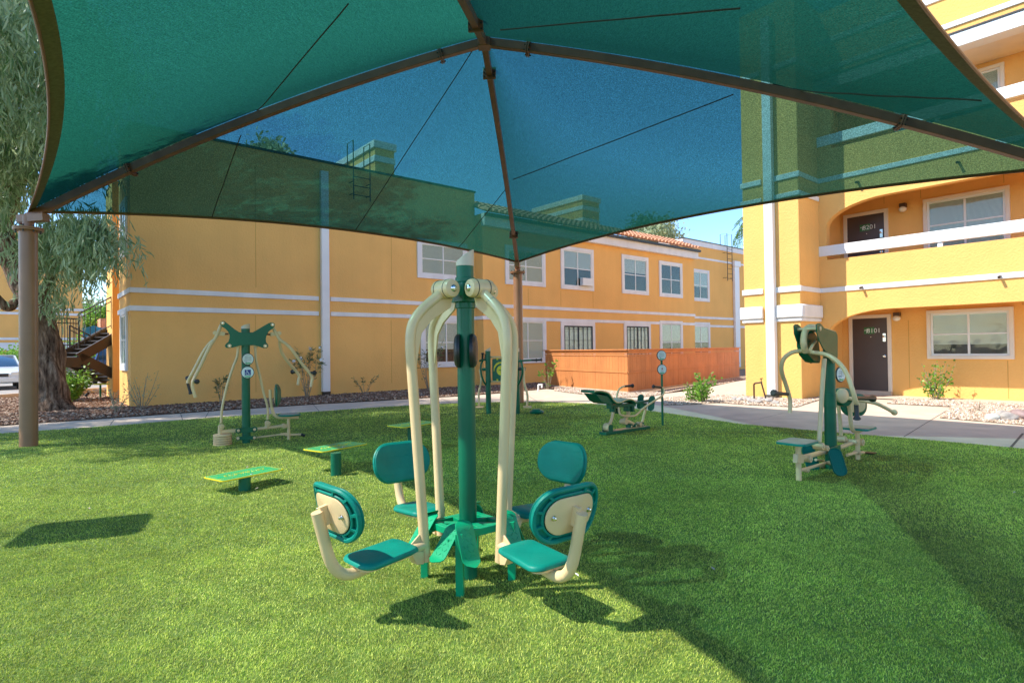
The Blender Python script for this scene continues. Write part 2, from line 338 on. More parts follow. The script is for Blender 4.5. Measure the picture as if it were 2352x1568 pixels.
def text_mesh(txt, size, name, material, parent, origin, ex, ey, thick=.003, align='CENTER'):
    cu = bpy.data.curves.new(name, 'FONT'); cu.body = txt; cu.size = size; cu.align_x = align; cu.align_y = 'CENTER'; cu.extrude = thick; cu.resolution_u = 3
    ob = bpy.data.objects.new(name, cu); C.objects.link(ob)
    dg = bpy.context.evaluated_depsgraph_get(); me = bpy.data.meshes.new_from_object(ob.evaluated_get(dg))
    bpy.data.objects.remove(ob); bpy.data.curves.remove(cu)
    ex, ey = Vector(ex).normalized(), Vector(ey).normalized(); ez = ex.cross(ey); off = Vector(parent['org'])
    for v in me.vertices: v.co = Vector(origin) + ex*v.co.x + ey*v.co.y + ez*v.co.z - off
    me.materials.clear(); me.materials.append(material); me.name = name
    o = bpy.data.objects.new(name, me); C.objects.link(o); o.parent = parent; o['org'] = list(parent['org'])
    return o
rng = np.random.default_rng(7); random.seed(7)
# ================================================================ GROUND
def zc(ox, oy, s): return lambda x, y: ((ox+x/s)*.98, (oy+y/s)*.98)
def sheet(name, poly, z, m, kind='structure'):
    mb = MB(); mb.add([(x, y, z) for x, y in poly], [tuple(range(len(poly)))]); o = mb.build(name, m, smooth=False)
    if o.data.polygons[0].normal.z < 0: o.data.flip_normals()
    return tag(o, kind=kind)
def xy(v): return (v.x, v.y)
g = MB(); g.add([(-400, -200, -.05), (400, -200, -.05), (400, 500, -.05), (-400, 500, -.05)], [(0, 1, 2, 3)]); tag(g.build('ground', M['dirt'], smooth=False), kind='structure')
turf_px = [(0, 996), (100, 989), (287, 976), (500, 958), (731, 945), (860, 936), (975, 929), (1106, 924), (1250, 923), (1360, 927), (1440, 936), (1560, 953), (1700, 974), (1900, 992), (2100, 1008), (2352, 1031)]
turf_edge = [xy(G(*q)) for q in turf_px]
turf_poly = [(-17, -4), (-16, 5.4)] + turf_edge + [(9.5, 4.4), (12, 1.0), (12, -4)]
sheet('lawn', turf_poly, .006, M.setdefault('turfbase', mat('turf_base', (.09, .15, .025), .95, var=.25, vscale=5, bump=.5, bscale=120)))
# concrete walks: one slab sheet under everything near the buildings
sw_px = [(0, 978), (287, 958), (500, 943), (731, 928), (860, 921), (975, 914), (1040, 911)]
walk_poly = [(-16.3, 5.2), (-16.8, 6.1)] + [xy(G(*q)) for q in sw_px] + [xy(G(1150, 903)), xy(G(1255, 893)), xy(G(1330, 899)), xy(G(1400, 905)), xy(G(1470, 910)), xy(G(1600, 895)), xy(G(1697, 874)), (14, 33), (30, 33), (30, -3), (12, -3), (12, 1), (9.4, 4.3)] + [(x, y-.35) for x, y in turf_edge[::-1]]
sheet('pavement', walk_poly, -.002, M['concrete'])
z2 = zc(1640, 860, 3.095)
r1 = zc(1300, 500, 2.8)
# expansion joints and the edge of the slabs
jm = MB()
def gline(a, b, w=.012, z=.0015):
    p, q = Vector((a[0], a[1], z)), Vector((b[0], b[1], z)); d = nrm(q-p); n = Vector((-d.y, d.x, 0))*w/2
    jm.add([p-n, q-n, q+n, p+n], [(0, 1, 2, 3)])
gline(xy(G(*z2(1480, 505))), xy(G(*z2(1830, 290)))); gline(xy(G(*z2(2250, 590))), xy(G(*z2(2345, 480))), .03)
gline(xy(G(*z2(1830, 290))), xy(G(*z2(1360, 265)))); gline(xy(G(*z2(1360, 265))), xy(G(*z2(1430, 230))), .03)
gline(xy(G(*z2(430, 375))), xy(G(*z2(600, 335)))); gline(xy(G(*z2(1960, 255))), xy(G(*z2(2070, 222))))
for px0, py0, px1, py1 in ((262, 963, 249, 981), (480, 944, 470, 962), (415, 950, 420, 966), (720, 929, 735, 946), (1010, 913, 1040, 928), (1200, 901, 1235, 922)):
    gline(xy(G(px0, py0)), xy(G(px1, py1)))
tag(jm.build('pavement_joints', M['joint'], smooth=False), kind='structure')
# beds
mulch_poly = [(-19, 4.8)] + [xy(G(x, y-1)) for x, y in sw_px] + [xy(G(1150, 902)), xy(G(1255, 892)), (3.2, 19.5), (2.6, 26), (-9, 21), (-15.5, 22.5), (-17.4, 18.0), (-20, 14)]
sheet('mulch_bed', mulch_poly, .004, M['mulch'])
grav1 = [xy(G(*z2(*q))) for q in ((0, 216), (330, 216), (870, 212), (872, 238), (700, 292), (350, 275), (0, 250))]
grav2 = [xy(G(*z2(*q))) for q in ((1360, 265), (1430, 231), (1700, 236), (2352, 276))] + [(12.0, 8.2), (10.5, 6.0)] + [xy(G(*z2(*q))) for q in ((2352, 422), (1740, 370), (1830, 290))]
grav3 = [xy(G(*r1(*q))) for q in ((0, 1128), (480, 1178), (700, 1172), (1210, 1078), (1245, 1090), (1100, 1120), (830, 1160), (640, 1200), (420, 1212), (200, 1190), (0, 1165))]
grav4 = [xy(G(*r1(*q))) for q in ((690, 1215), (900, 1196), (1250, 1195), (1400, 1212), (1400, 1232), (1180, 1235), (900, 1255), (720, 1258))]
for q in (grav1, grav2, grav3, grav4): sheet('gravel_bed', q, .008, M['gravelbed'])
# parking lot and kerbs to the left
lot = [(-60, 19), (-21, 12.5), (-18.5, 15.2), (-17.4, 18.6), (-16.5, 22.5), (-14.5, 26), (-9, 70), (-80, 70)]
sheet('parking_lot', lot, .0, M['asphalt'])
sheet('road', [(-80, 70.2), (-9, 70.2), (-9, 78), (-80, 78)], .004, M['asphalt'])
kb = MB(); kp = [(-18.6, 15.0), (-17.5, 18.5), (-16.6, 22.4), (-14.6, 25.9)]
for a, b in zip(kp[:-1], kp[1:]): kb.bar((a[0], a[1], .05), (b[0], b[1], .05), .14, .13)
tag(kb.build('kerb', M['concrete'], bevel=.015), kind='structure')
sheet('side_path', [xy(G(*q)) for q in ((150, 934), (290, 912), (320, 906), (290, 903), (150, 922))], .010, M['concrete'])
# ------------------------------------------------------------- loose cover
def inside(poly, X, Y):
    n = len(poly); r = np.zeros(len(X), bool); j = n-1
    for i in range(n):
        xi, yi = poly[i]; xj, yj = poly[j]
        if yi != yj:
            c = ((yi > Y) != (yj > Y)) & (X < (xj-xi)*(Y-yi)/(yj-yi)+xi); r ^= c
        j = i
    return r
def scatter(poly, dens, far=None):
    p = np.array(poly); x0, y0 = p.min(0); x1, y1 = p.max(0); N = int((x1-x0)*(y1-y0)*dens)
    X = rng.uniform(x0, x1, N); Y = rng.uniform(y0, y1, N); k = inside(poly, X, Y); return X[k], Y[k]
def turf_blades():
    Vs = []; Fs = []; As = []; n0 = 0
    bands = [(1.7, 2.9, 34000, .0024, .015), (2.9, 4.2, 23000, .0029, .015), (4.2, 6.2, 12000, .0038, .016), (6.2, 9, 5600, .0054, .017), (9, 12.5, 2500, .008, .018), (12.5, 19, 1100, .012, .018)]
    for y0, y1, dens, wd, ht in bands:
        hw = y1*.92+.8
        X = rng.uniform(-hw, hw, int(2*hw*(y1-y0)*dens)); Y = rng.uniform(y0, y1, len(X))
        k = inside(turf_poly, X, Y) & (np.abs(X) < Y*.92+.8); X = X[k]; Y = Y[k]; n = len(X)
        az = rng.uniform(0, 2*np.pi, n); ln = rng.uniform(.1, 1.1, n)*ht*.8; H = ht*rng.uniform(.55, 1.1, n)
        # brushed pile: blades lean a little with broad swirls
        sw = np.sin(X*1.3+Y*.7)+np.sin(Y*1.9-X*.5+1); lx = np.cos(az)*ln + .003*np.cos(sw*1.2); ly = np.sin(az)*ln*1 + .003*np.sin(sw*1.2)
        fa = rng.uniform(0, np.pi, n); dx = np.cos(fa)*wd/2; dy = np.sin(fa)*wd/2; Z = np.full(n, .004)
        V = np.stack([np.stack([X-dx, Y-dy, Z], 1), np.stack([X+dx, Y+dy, Z], 1), np.stack([X+lx*.45+dx*.8, Y+ly*.45+dy*.8, Z+H*.62], 1), np.stack([X+lx*.45-dx*.8, Y+ly*.45-dy*.8, Z+H*.62], 1), np.stack([X+lx, Y+ly, Z+H], 1)], 1).reshape(-1, 3)
        b = n0 + np.arange(n)*5
        F = np.concatenate([np.stack([b, b+1, b+2], 1), np.stack([b, b+2, b+3], 1), np.stack([b+3, b+2, b+4], 1)])
        Vs.append(V); Fs.append(F); As.append(np.repeat(np.clip(rng.normal(.5, .32, n), 0, 1), 5)); n0 += n*5
    o = np_mesh('turf_grass', np.concatenate(Vs), np.concatenate(Fs), M['blade'], attr=np.concatenate(As))
    tag(o, 'short artificial turf grass covering the exercise lawn', 'grass', kind='stuff')
def blademat():
    m = leafmat('turf_blade', (.13, .20, .028), (.36, .44, .10), .30, .45)
    n = m.node_tree; b = n.nodes['Principled BSDF']; rp = [q for q in n.nodes if q.type == 'VALTORGB'][0]
    rp.color_ramp.elements[0].color = (.13, .285, .018, 1); rp.color_ramp.elements[1].color = (.89, .93, .19, 1)
    e = rp.color_ramp.elements.new(.12); e.color = (.30, .26, .09, 1); e2 = rp.color_ramp.elements.new(.2); e2.color = (.14, .295, .02, 1)
    tc = n.nodes.new('ShaderNodeTexCoord'); no = n.nodes.new('ShaderNodeTexNoise'); no.inputs['Scale'].default_value = .9; no.inputs['Detail'].default_value = 6
    n.links.new(tc.outputs['Object'], no.inputs['Vector'])
    r2 = n.nodes.new('ShaderNodeMapRange'); r2.inputs['From Min'].default_value = .38; r2.inputs['From Max'].default_value = .62; r2.inputs['To Min'].default_value = .72; r2.inputs['To Max'].default_value = 1.25
    n3 = n.nodes.new('ShaderNodeTexNoise'); n3.inputs['Scale'].default_value = 7; n3.inputs['Detail'].default_value = 5; n.links.new(tc.outputs['Object'], n3.inputs['Vector'])
    mm = n.nodes.new('ShaderNodeMix'); mm.inputs['Factor'].default_value = .42; n.links.new(no.outputs['Fac'], mm.inputs['A']); n.links.new(n3.outputs['Fac'], mm.inputs['B']); n.links.new(mm.outputs['Result'], r2.inputs['Value'])
    hs = n.nodes.new('ShaderNodeHueSaturation'); n.links.new(rp.outputs[0], hs.inputs['Color']); n.links.new(r2.outputs[0], hs.inputs['Value'])
    for l in list(rp.outputs[0].links):
        if l.to_node != hs: t = l.to_socket; n.links.remove(l); n.links.new(hs.outputs[0], t)
    b.inputs['Specular IOR Level'].default_value = .3
    return m
M['blade'] = blademat()
turf_blades()
def chips(name, poly, dens, smin, smax, flat, m, label, cat, zb=.006, near=None):
    X, Y = scatter(poly, dens); n = len(X)
    # irregular five-sided stones: squashed octahedra
    base = np.array([(1, 0, 0), (0, 1, 0), (-1, 0, 0), (0, -1, 0), (0, 0, 1), (0, 0, -1)], float)
    Fb = np.array([(0, 1, 4), (1, 2, 4), (2, 3, 4), (3, 0, 4), (1, 0, 5), (2, 1, 5), (3, 2, 5), (0, 3, 5)])
    s = rng.uniform(smin, smax, n); sh = base[None]*(rng.uniform(.55, 1.2, (n, 6, 1)))
    sh = sh*np.stack([s, s*rng.uniform(.4, .9, n), s*flat], 1)[:, None]
    a = rng.uniform(0, 2*np.pi, n); tl = rng.uniform(-.5, .5, n); c, q = np.cos(a)[:, None], np.sin(a)[:, None]
    z = sh[:, :, 2]+sh[:, :, 0]*tl[:, None]; x = sh[:, :, 0]*c-sh[:, :, 1]*q; y = sh[:, :, 0]*q+sh[:, :, 1]*c
    V = np.stack([x+X[:, None], y+Y[:, None], z+zb+s[:, None]*flat*.4], 2).reshape(-1, 3)
    F = (Fb[None]+(np.arange(n)*6)[:, None, None]).reshape(-1, 3)
    return tag(np_mesh(name, V, F, m, attr=np.repeat(rng.uniform(0, 1, n), 6)), label, cat, kind='stuff')
def rampmat(name, cols, rough=.85):
    m = bpy.data.materials.new(name); m.use_nodes = True; n = m.node_tree; b = n.nodes['Principled BSDF']; b.inputs['Roughness'].default_value = rough; b.inputs['Specular IOR Level'].default_value = .2
    at = n.nodes.new('ShaderNodeAttribute'); at.attribute_name = 'rnd'; rp = n.nodes.new('ShaderNodeValToRGB'); rp.color_ramp.interpolation = 'CONSTANT'
    for i, c in enumerate(cols):
        e = rp.color_ramp.elements[0] if i == 0 else rp.color_ramp.elements.new(i/len(cols)); e.color = (*c, 1)
    n.links.new(at.outputs['Fac'], rp.inputs[0]); n.links.new(rp.outputs[0], b.inputs['Base Color']); return m
M['chip'] = rampmat('mulch_chips', [(.13, .07, .045), (.24, .14, .09), (.36, .24, .17), (.20, .11, .07), (.50, .38, .28), (.28, .17, .11)])
M['stone'] = rampmat('gravel_stones', [(.50, .38, .27), (.62, .52, .41), (.40, .28, .19), (.56, .42, .30), (.70, .62, .52), (.34, .24, .18)])
chips('mulch_chips', mulch_poly, 240, .025, .065, .35, M['chip'], 'brown stone and bark chips in the bed along the yellow wall', 'mulch')
for i, (q, l) in enumerate(((grav1, 'tan gravel around the foot of the yellow pillar'), (grav2, 'tan gravel in the bed right of the door path'), (grav3, 'tan gravel strip at the foot of the wooden fence'), (grav4, 'tan gravel island under the leafy shrub by the walkway'))):
    chips('gravel', q, 900, .015, .04, .6, M['stone'], l, 'gravel', zb=.009)
# rocks
def rock(loc, s, label, group, flat=.55, mt='rock'):
    me = bpy.data.meshes.new('rock'); bm = bmesh.new(); bmesh.ops.create_icosphere(bm, subdivisions=3, radius=1)
    ph = [random.uniform(0, 6) for _ in range(6)]
    for v in bm.verts:
        p = v.co; k = 1+.16*math.sin(p.x*2.3+ph[0])*math.sin(p.y*2.1+ph[1])+.1*math.sin(p.z*4+ph[2]+p.x*3)+.05*math.sin(p.y*7+ph[3])
        v.co = Vector((p.x*k*s, p.y*k*s*.75, p.z*k*s*flat))
    bm.to_mesh(me); bm.free(); me.shade_smooth(); me.materials.append(M[mt])
    o = bpy.data.objects.new('rock', me); C.objects.link(o); o.location = (loc[0], loc[1], .01+s*flat*.45); o.rotation_euler = (0, 0, random.uniform(0, 6))
    return tag(o, label, 'rock', group)
for i, (x, y, s) in enumerate(((255, 243, .10), (290, 246, .11), (330, 240, .09), (360, 243, .08), (380, 258, .12), (425, 262, .11), (440, 241, .09), (465, 250, .10), (505, 256, .13), (520, 238, .08), (545, 268, .10))):
    rock(G(*z2(x, y)), s, 'river rock, %s from the left in the pile at the foot of the yellow pillar' % ['first', 'second', 'third', 'fourth', 'fifth', 'sixth', 'seventh', 'eighth', 'ninth', 'tenth', 'eleventh'][i], 'river rocks piled at the pillar foot')
M['rockp'] = mat('purple_rock', (.30, .21, .19), .85, var=.2, vscale=5, bump=.4, bscale=20); M['rockg'] = mat('grey_rock', (.42, .42, .38), .85, var=.2, vscale=5, bump=.4, bscale=20)
rock(G(*z2(2130, 385)), .15, 'grey rounded boulder, leftmost in the gravel bed right of the door path', 'boulders in the right gravel bed', mt='rockg')
rock(G(*z2(2245, 385)), .16, 'cream boulder between the grey and the purple boulder in the right gravel bed', 'boulders in the right gravel bed')
rock(G(*z2(2325, 378)), .19, 'purplish boulder at the picture edge in the right gravel bed', 'boulders in the right gravel bed', mt='rockp')
rock(G(*z2(2200, 355)), .14, 'pale flat rock behind the other boulders in the right gravel bed', 'boulders in the right gravel bed')
z46 = zc(0, 640, 4.61)
for i in range(9): rock(G(*z46(715+i*62, 1318-i*4)), random.uniform(.14, .2), 'tan fieldstone, %s from the left in the low edging behind the eucalyptus trunk' % ['first', 'second', 'third', 'fourth', 'fifth', 'sixth', 'seventh', 'eighth', 'ninth'][i], 'fieldstones edging the side path')
# ================================================================ BUILDINGS
def fmb(fr): return MB(lambda q: fr.pt(q[0], q[1], q[2]))
def window(fr, a0, a1, z0, z1, b, parent, tw=.13, blind='half', frame='vinyl', mull=True, cross=True, proud=.05, label=None, ac=False, trim='trim'):
    """outer size a0..a1, z0..z1 with a raised trim border; everything stands just proud of the wall plane b"""
    m = fmb(fr); p = b-proud
    if tw > 0:
        m.box(a0, a1, p, b+.02, z0, z0+tw); m.box(a0, a1, p, b+.02, z1-tw, z1); m.box(a0, a0+tw, p, b+.02, z0+tw, z1-tw); m.box(a1-tw, a1, p, b+.02, z0+tw, z1-tw)
    else:
        m.box(a0, a1, b-.03, b+.02, z0-.03, z0+.0)
    w_ = m.build('window', M[trim], parent, bevel=.006)
    if label: w_['label'] = label
    a0 += tw; a1 -= tw; z0 += tw; z1 -= tw
    f = fmb(fr); fw = .05; pf = b-.035 if tw > 0 else b-.05
    f.box(a0, a1, pf, b+.01, z0, z0+fw); f.box(a0, a1, pf, b+.01, z1-fw, z1); f.box(a0, a0+fw, pf, b+.01, z0+fw, z1-fw); f.box(a1-fw, a1, pf, b+.01, z0+fw, z1-fw)
    am = (a0+a1)/2; zm = (z0+z1)/2
    if mull: f.box(am-fw*.5, am+fw*.5, pf+.003, b+.01, z0+fw, z1-fw)
    if cross:
        f.box(a0+fw, am-fw*.5, pf+.006, b+.01, zm-fw*.4, zm+fw*.4); f.box(am+fw*.5, a1-fw, pf+.006, b+.01, zm-fw*.4, zm+fw*.4)
    f.build('frame', M[frame], w_, bevel=.004)
    g = fmb(fr); g.box(a0+fw*.8, a1-fw*.8, b-.020, b-.016, z0+fw*.8, z1-fw*.8); g.build('pane', M['glass'], w_)
    k = fmb(fr); k.box(a0+fw*.5, a1-fw*.5, b-.003, b+.004, z0+fw*.5, z1-fw*.5); k.build('dark_backing', M['room'], w_)  # near-black sheet on the wall, the unlit room's darkness put into its colour
    if blind:
        zb = {'half': zm+random.uniform(-.1, .1), 'full': z0+fw, 'low': z0+fw+.25, 'most': z0+.35*(z1-z0)}.get(blind, zm)
        s = fmb(fr)
        if blind == 'curtain':
            n = 26; zb = z0+fw
            vs = []
            for i in range(n+1):
                a = a0+fw+(a1-a0-2*fw)*i/n; bb = b-.009+.004*math.sin(i*1.9)
                vs += [(a, bb, zb), (a, bb, z1-fw)]
            s.add(vs, [(2*i, 2*i+2, 2*i+3, 2*i+1) for i in range(n)]); s.build('curtain', M['curtain'], w_)
        else:
            z = z1-fw
            while z > zb:
                s.add([(a0+fw, b-.0135, z-.018), (a1-fw, b-.0135, z-.018), (a1-fw, b-.006, z), (a0+fw, b-.006, z)], [(0, 1, 2, 3)]); z -= .026
            s.build('blind', M['blind'], w_, smooth=False)
    if ac:
        s = fmb(fr); s.box(am+.12, a1-.08, b-.22, b-.04, z0+fw, z0+fw+.34); s.build('air_conditioner', M['vinyl'], w_, bevel=.01)
    return w_
# ---------------------------------------------------------------- long building (faces the lawn, in shade)
FL = Frame((-10.11, 15.56), UU, VV)
B2 = -.48; B3 = .7
a1 = FL.hit(1093, 700, 0)[0]; a2 = FL.hit(1595, 650, B2)[0]; a3s = FL.hit(1568, 548, B3)[0]
ZT = FL.hit(588, 343, 0)[1]; ZE = FL.hit(1150, 497, B2)[1]; ZT3 = FL.hit(1568, 548, B3)[1]
print('L', a1, a2, a3s, ZT, ZE, ZT3)
Lb = thing('apartment_building', 'long two storey yellow stucco apartment block with white bands and tiled eave behind the lawn', 'building', FL.pt(0, 0, 0))
w_ = fmb(FL); w_.box(0, a1, 0, 2.3, -.3, ZT); w_.build('wall', M['stucco'], Lb, smooth=False)
w_ = fmb(FL); w_.box(2.6, a1, 2.3, 12, -.3, ZT-.004); w_.build('wall', M['stucco'], Lb, smooth=False)
w_ = fmb(FL); w_.box(0, 2.5, 3.9, 5.6, -.3, ZT-.6); w_.build('wall', M['stucco'], Lb, smooth=False)
w_ = fmb(FL); w_.box(a1, a2, B2, 11, -.3, ZE); w_.build('wall', M['stucco'], Lb, smooth=False)
w_ = fmb(FL); w_.box(a3s, 46, B3, 11.5, -.3, ZT3); w_.build('wall', M['stucco'], Lb, smooth=False)
# parapet caps
c = fmb(FL); c.box(-.04, a1+.04, -.04, 2.34, ZT, ZT+.07); c.box(2.5, a1+.04, 2.34, 12.04, ZT, ZT+.07); c.build('parapet_cap', M['darkmetal'], Lb)
c = fmb(FL); c.box(a3s-.06, 46, B3-.06, B3+.25, ZT3-.28, ZT3+.02); c.box(a3s-.06, a3s+.2, B3+.25, 11.5, ZT3-.28, ZT3+.02); c.build('cornice', M['trim'], Lb, bevel=.02)
c = fmb(FL); c.box(a3s-.09, 46, B3-.09, B3+.28, ZT3+.02, ZT3+.07); c.build('parapet_cap', M['darkmetal'], Lb)
def band(fr, a0, a1_, b, zc_, h=.14, parent=None, pr=.035, name='band'):
    m = fmb(fr); m.box(a0, a1_, b-pr, b+.02, zc_-h/2, zc_+h/2); return m.build(name, M['trim'], parent, bevel=.015)
zu = FL.hit(490, 674.5, 0)[1]; zl = FL.hit(490, 713, 0)[1]; ap0 = FL.hit(732, 700, 0)[0]; ap1 = FL.hit(759, 700, 0)[0]; pa = FL.hit(739.5, 700, -.12)[0]; pb = FL.hit(757, 700, -.12)[0]
print('bands', zu, zl)
for zb in (zu, zl):
    band(FL, -.035, ap0, 0, zb, parent=Lb); band(FL, ap1, a1, 0, zb, parent=Lb)
    m = fmb(FL); m.box(a1-.035, a1+.0, B2-.035, -.036, zb-.07, zb+.07); m.build('band', M['trim'], Lb, bevel=.012)
    band(FL, a1+.001, a2+.035, B2, zb, parent=Lb); band(FL, a2+.04, 46, B3, zb, parent=Lb)
    m = fmb(FL); m.box(-.036, .0, -.0, 2.34, zb-.07, zb+.07); m.build('band', M['trim'], Lb, bevel=.012)
band(FL, a3s, 46, B3, ZT3-.95, .12, Lb)
# down pipes
def pipe(fr, a0, a1_, b0, b1, z0, z1, parent, m='white'):
    q = fmb(fr); q.box(a0, a1_, b0, b1, z0, z1); o = q.build('downpipe', M[m], parent, bevel=.008); return o
dp = pipe(FL, pa, pb, -.14, -.005, .12, ZT-.3, Lb)
q = fmb(FL); q.box(pa+.02, pb-.02, -.2, -.02, .0, .12); q.build('outlet', M['darkmetal'], dp)
x0 = FL.hit(1688.5, 700, B3-.12)[0]; x1_ = FL.hit(1699, 700, B3-.12)[0]
dp = pipe(FL, x0, x1_, B3-.16, B3-.01, .1, FL.hit(1690, 612, B3-.12)[1], Lb)
q = fmb(FL); zz = FL.hit(1690, 612, B3-.12)[1]; q.box(x0-.08, x1_+.08, B3-.22, B3-.006, zz, zz+.34); q.build('rain_head', M['white'], dp, bevel=.01)
# fascia + tiles of the eave
q = fmb(FL); q.box(a1-.05, a2+.12, B2-.22, B2+.0, ZE-.50, ZE-.02); q.build('fascia', M['trim'], Lb, bevel=.01)
def tiles(fr, a0, a1_, b0, z0, depth, rise, parent):
    m = fmb(fr); sp = .29; n = int((a1_-a0)/sp); rows = 4; L = math.hypot(depth, rise); ux, uz = depth/L, rise/L
    for j in range(rows):
        s0 = L*j/rows; s1 = L*(j+1)/rows+.05
        for i in range(n):
            ac = a0+sp*(i+.5); vs = []; fs = []
            for s_, r_, lift in ((s0, .122, .04+random.uniform(0, .008)), (s1, .105, .0)):
                for k in range(8):
                    t = math.pi*k/7; vs.append((ac+r_*math.cos(t), b0+ux*s_-uz*(r_*math.sin(t)+lift), z0+uz*s_+ux*(r_*math.sin(t)+lift)))
            for k in range(7): fs.append((k, k+1, 9+k, 8+k))
            fs.append(tuple(range(8))); m.add(vs, fs)
    m.add([(a0, b0+.02, z0-.004), (a1_, b0+.02, z0-.004), (a1_, b0+depth, z0+rise-.02), (a0, b0+depth, z0+rise-.02)], [(0, 1, 2, 3)])
    return m.build('tile_roof', M['tile'], parent)
tiles(FL, a1-.1, a2+.2, B2-.42, ZE-.02, 2.1, .85, Lb)
q = fmb(FL); q.box(a1-.06, a2+.16, B2-.36, B2-.222, ZE-.14, ZE-.03); q.build('eave_board', M['darkmetal'], Lb)
q = fmb(FL); q.prism([(0, 0), (1.7, 0), (1.7, .68)], (a2+.1, B2-.0, ZE-.02), (0, 1, 0), (0, 0, 1), (.06, 0, 0)); q.build('gable_end', M['trim'], Lb)
# windows : (x0,y0,x1,y1) outer trim in picture pixels
def wpx(fr, x0, y0, x1, y1, b, parent, **k):
    xa, za = fr.hit(x0, (y0+y1)/2, b)[0], fr.hit((x0+x1)/2, y0, b)[1]; xb, zb = fr.hit(x1, (y0+y1)/2, b)[0], fr.hit((x0+x1)/2, y1, b)[1]
    return window(fr, xa, xb, zb, za, b, parent, **k)
wpx(FL, 958, 554, 1073, 642, 0, Lb, tw=.16, blind='full')
wpx(FL, 966, 730, 1080, 843, 0, Lb, tw=.16, blind='most')
wpx(FL, 1160, 568, 1252, 656, B2, Lb, tw=.15, blind='full')
wpx(FL, 1168, 730, 1254, 834, B2, Lb, tw=.15, blind='full')
wpx(FL, 1288, 569, 1363, 666, B2, Lb, tw=.15, blind='half', ac=True)
wpx(FL, 1428, 588, 1489, 676, B2, Lb, tw=.15, blind='half')
wpx(FL, 1514, 602, 1567, 683, B2, Lb, tw=.15, blind=None)
wpx(FL, 1587, 619, 1629, 692, B3, Lb, tw=.15, blind='half')
wpx(FL, 1516, 737, 1568, 835, B2, Lb, tw=.15, blind='half')
wpx(FL, 1588, 740, 1631, 830, B3, Lb, tw=.15, blind='half')
# barred sliding patio doors
for (x0, y0, x1, y1) in ((1288, 738, 1366, 880), (1433, 740, 1494, 868)):
    aa, ab = FL.hit(x0, 760, B2)[0], FL.hit(x1, 760, B2)[0]; zt = FL.hit((x0+x1)/2, y0, B2)[1]
    m = fmb(FL); m.box(aa, ab, B2-.05, B2+.02, zt-.2, zt); m.box(aa, aa+.2, B2-.05, B2+.02, 0, zt-.2); m.box(ab-.2, ab, B2-.05, B2+.02, 0, zt-.2)
    d = m.build('patio_door', M['trim'], Lb, bevel=.008); d['label'] = 'sliding patio door with black security grille'
    m = fmb(FL); m.box(aa+.2, ab-.2, B2-.004, B2+.01, .0, zt-.2); m.build('curtain', M['curtain'], d)
    m = fmb(FL); m.box(aa+.2, ab-.2, B2-.020, B2-.016, .0, zt-.2); m.build('pane', M['glass'], d)
    m = fmb(FL); n = 6
    for i in range(n+1):
        a = aa+.2+(ab-aa-.4)*i/n; t = .022 if i in (0, 3, n) else .007; m.box(a-t, a+t, B2-.06, B2-.03, 0, zt-.21)
    for i in range(5): z = .25+i*.5; m.box(aa+.2, ab-.2, B2-.055, B2-.035, z, z+.012)
    m.box(aa+.2, ab-.2, B2-.062, B2-.02, zt-.26, zt-.2); m.build('security_grille', M['darkmetal'], d)
# side face window (b from .5 to 1.6 on the plane a = 0)
FS = Frame(xy(FL.pt(0, 0, 0)), (-.644, .765), (.765, .645))
window(FS, .5, 1.75, .95, 2.65, 0, Lb, tw=.15, blind='full'); window(FS, .5, 1.75, 4.1, 5.7, 0, Lb, tw=.15, blind='full')
# roof ladders
def ladder(fr, a0, a1_, b, z0, z1, zt, parent):
    m = fmb(fr)
    for a in (a0, a1_):
        m.tube([(a, b, z0), (a, b, zt), (a, b+.45, zt), (a, b+.45, z1)], .02, 8)
    z = z0+.15
    while z < z1: m.tube([(a0, b, z), (a1_, b, z)], .014, 6); z += .3
    for z in (z0+.2, z1-.5): m.tube([(a0, b, z), (a0, b+.3, z)], .014, 6); m.tube([(a1_, b, z), (a1_, b+.3, z)], .014, 6)
    return m.build('roof_ladder', M['darkmetal'], parent)
la, lb_ = FL.hit(1668, 600, B3-.2)[0], FL.hit(1679, 600, B3-.2)[0]
ladder(FL, la, lb_, B3-.3, FL.hit(1675, 645, B3-.3)[1], ZT3+.1, FL.hit(1670, 536, B3-.3)[1], Lb)
la, lb_ = FL.hit(812, 400, -.3)[0], FL.hit(850, 400, -.3)[0]
ladder(FL, la, lb_, -.3, ZT-1.1, ZT, FL.hit(812, 322, -.3)[1], Lb)
# stair towers that rise behind the parapet and catch the sun
def tower(px0, py0, px1, b, zbase, depth):
    aa, zt = FL.hit(px0, py0, b); ab = FL.hit(px1, py0, b)[0]
    m = fmb(FL); m.box(aa, ab, b, b+depth, zbase, zt-.3); t = m.build('roof_tower', M['stucco'], Lb, smooth=False)
    m = fmb(FL)
    m.box(aa-.08, ab+.08, b-.08, b+depth+.08, zt-.3, zt); m.box(aa-.04, ab+.04, b-.04, b+depth+.04, zt-.85, zt-.6); m.box(aa-.03, ab+.03, b-.03, b+depth+.03, zt-1.5, zt-1.3)
    m.build('band', M['trim'], t, bevel=.02)
tower(861, 322, 905, 3.2, ZT-.5, 3.6)
tower(1338, 447, 1376, 4.6, ZE, 4.2)
# electric meter / low vent on the wall and hose box are left to the plants' corner
# ---------------------------------------------------------------- right building (sunlit)
RO = G(1843, 918)
FR_ = Frame((RO.x, RO.y), (.644, -.765), UU)
Rb = thing('apartment_building', 'three storey yellow stucco apartment block with arched balconies and white rails on the right', 'building', FR_.pt(0, 0, 0))
aL = FR_.hit(1711, 800, 0)[0]; BF, BD = 1.2, 2.65
A_END = 14.0
zband = FR_.hit(1918, 665, BF)[1]; print('R', aL, zband)
ST = 2.97   # storey
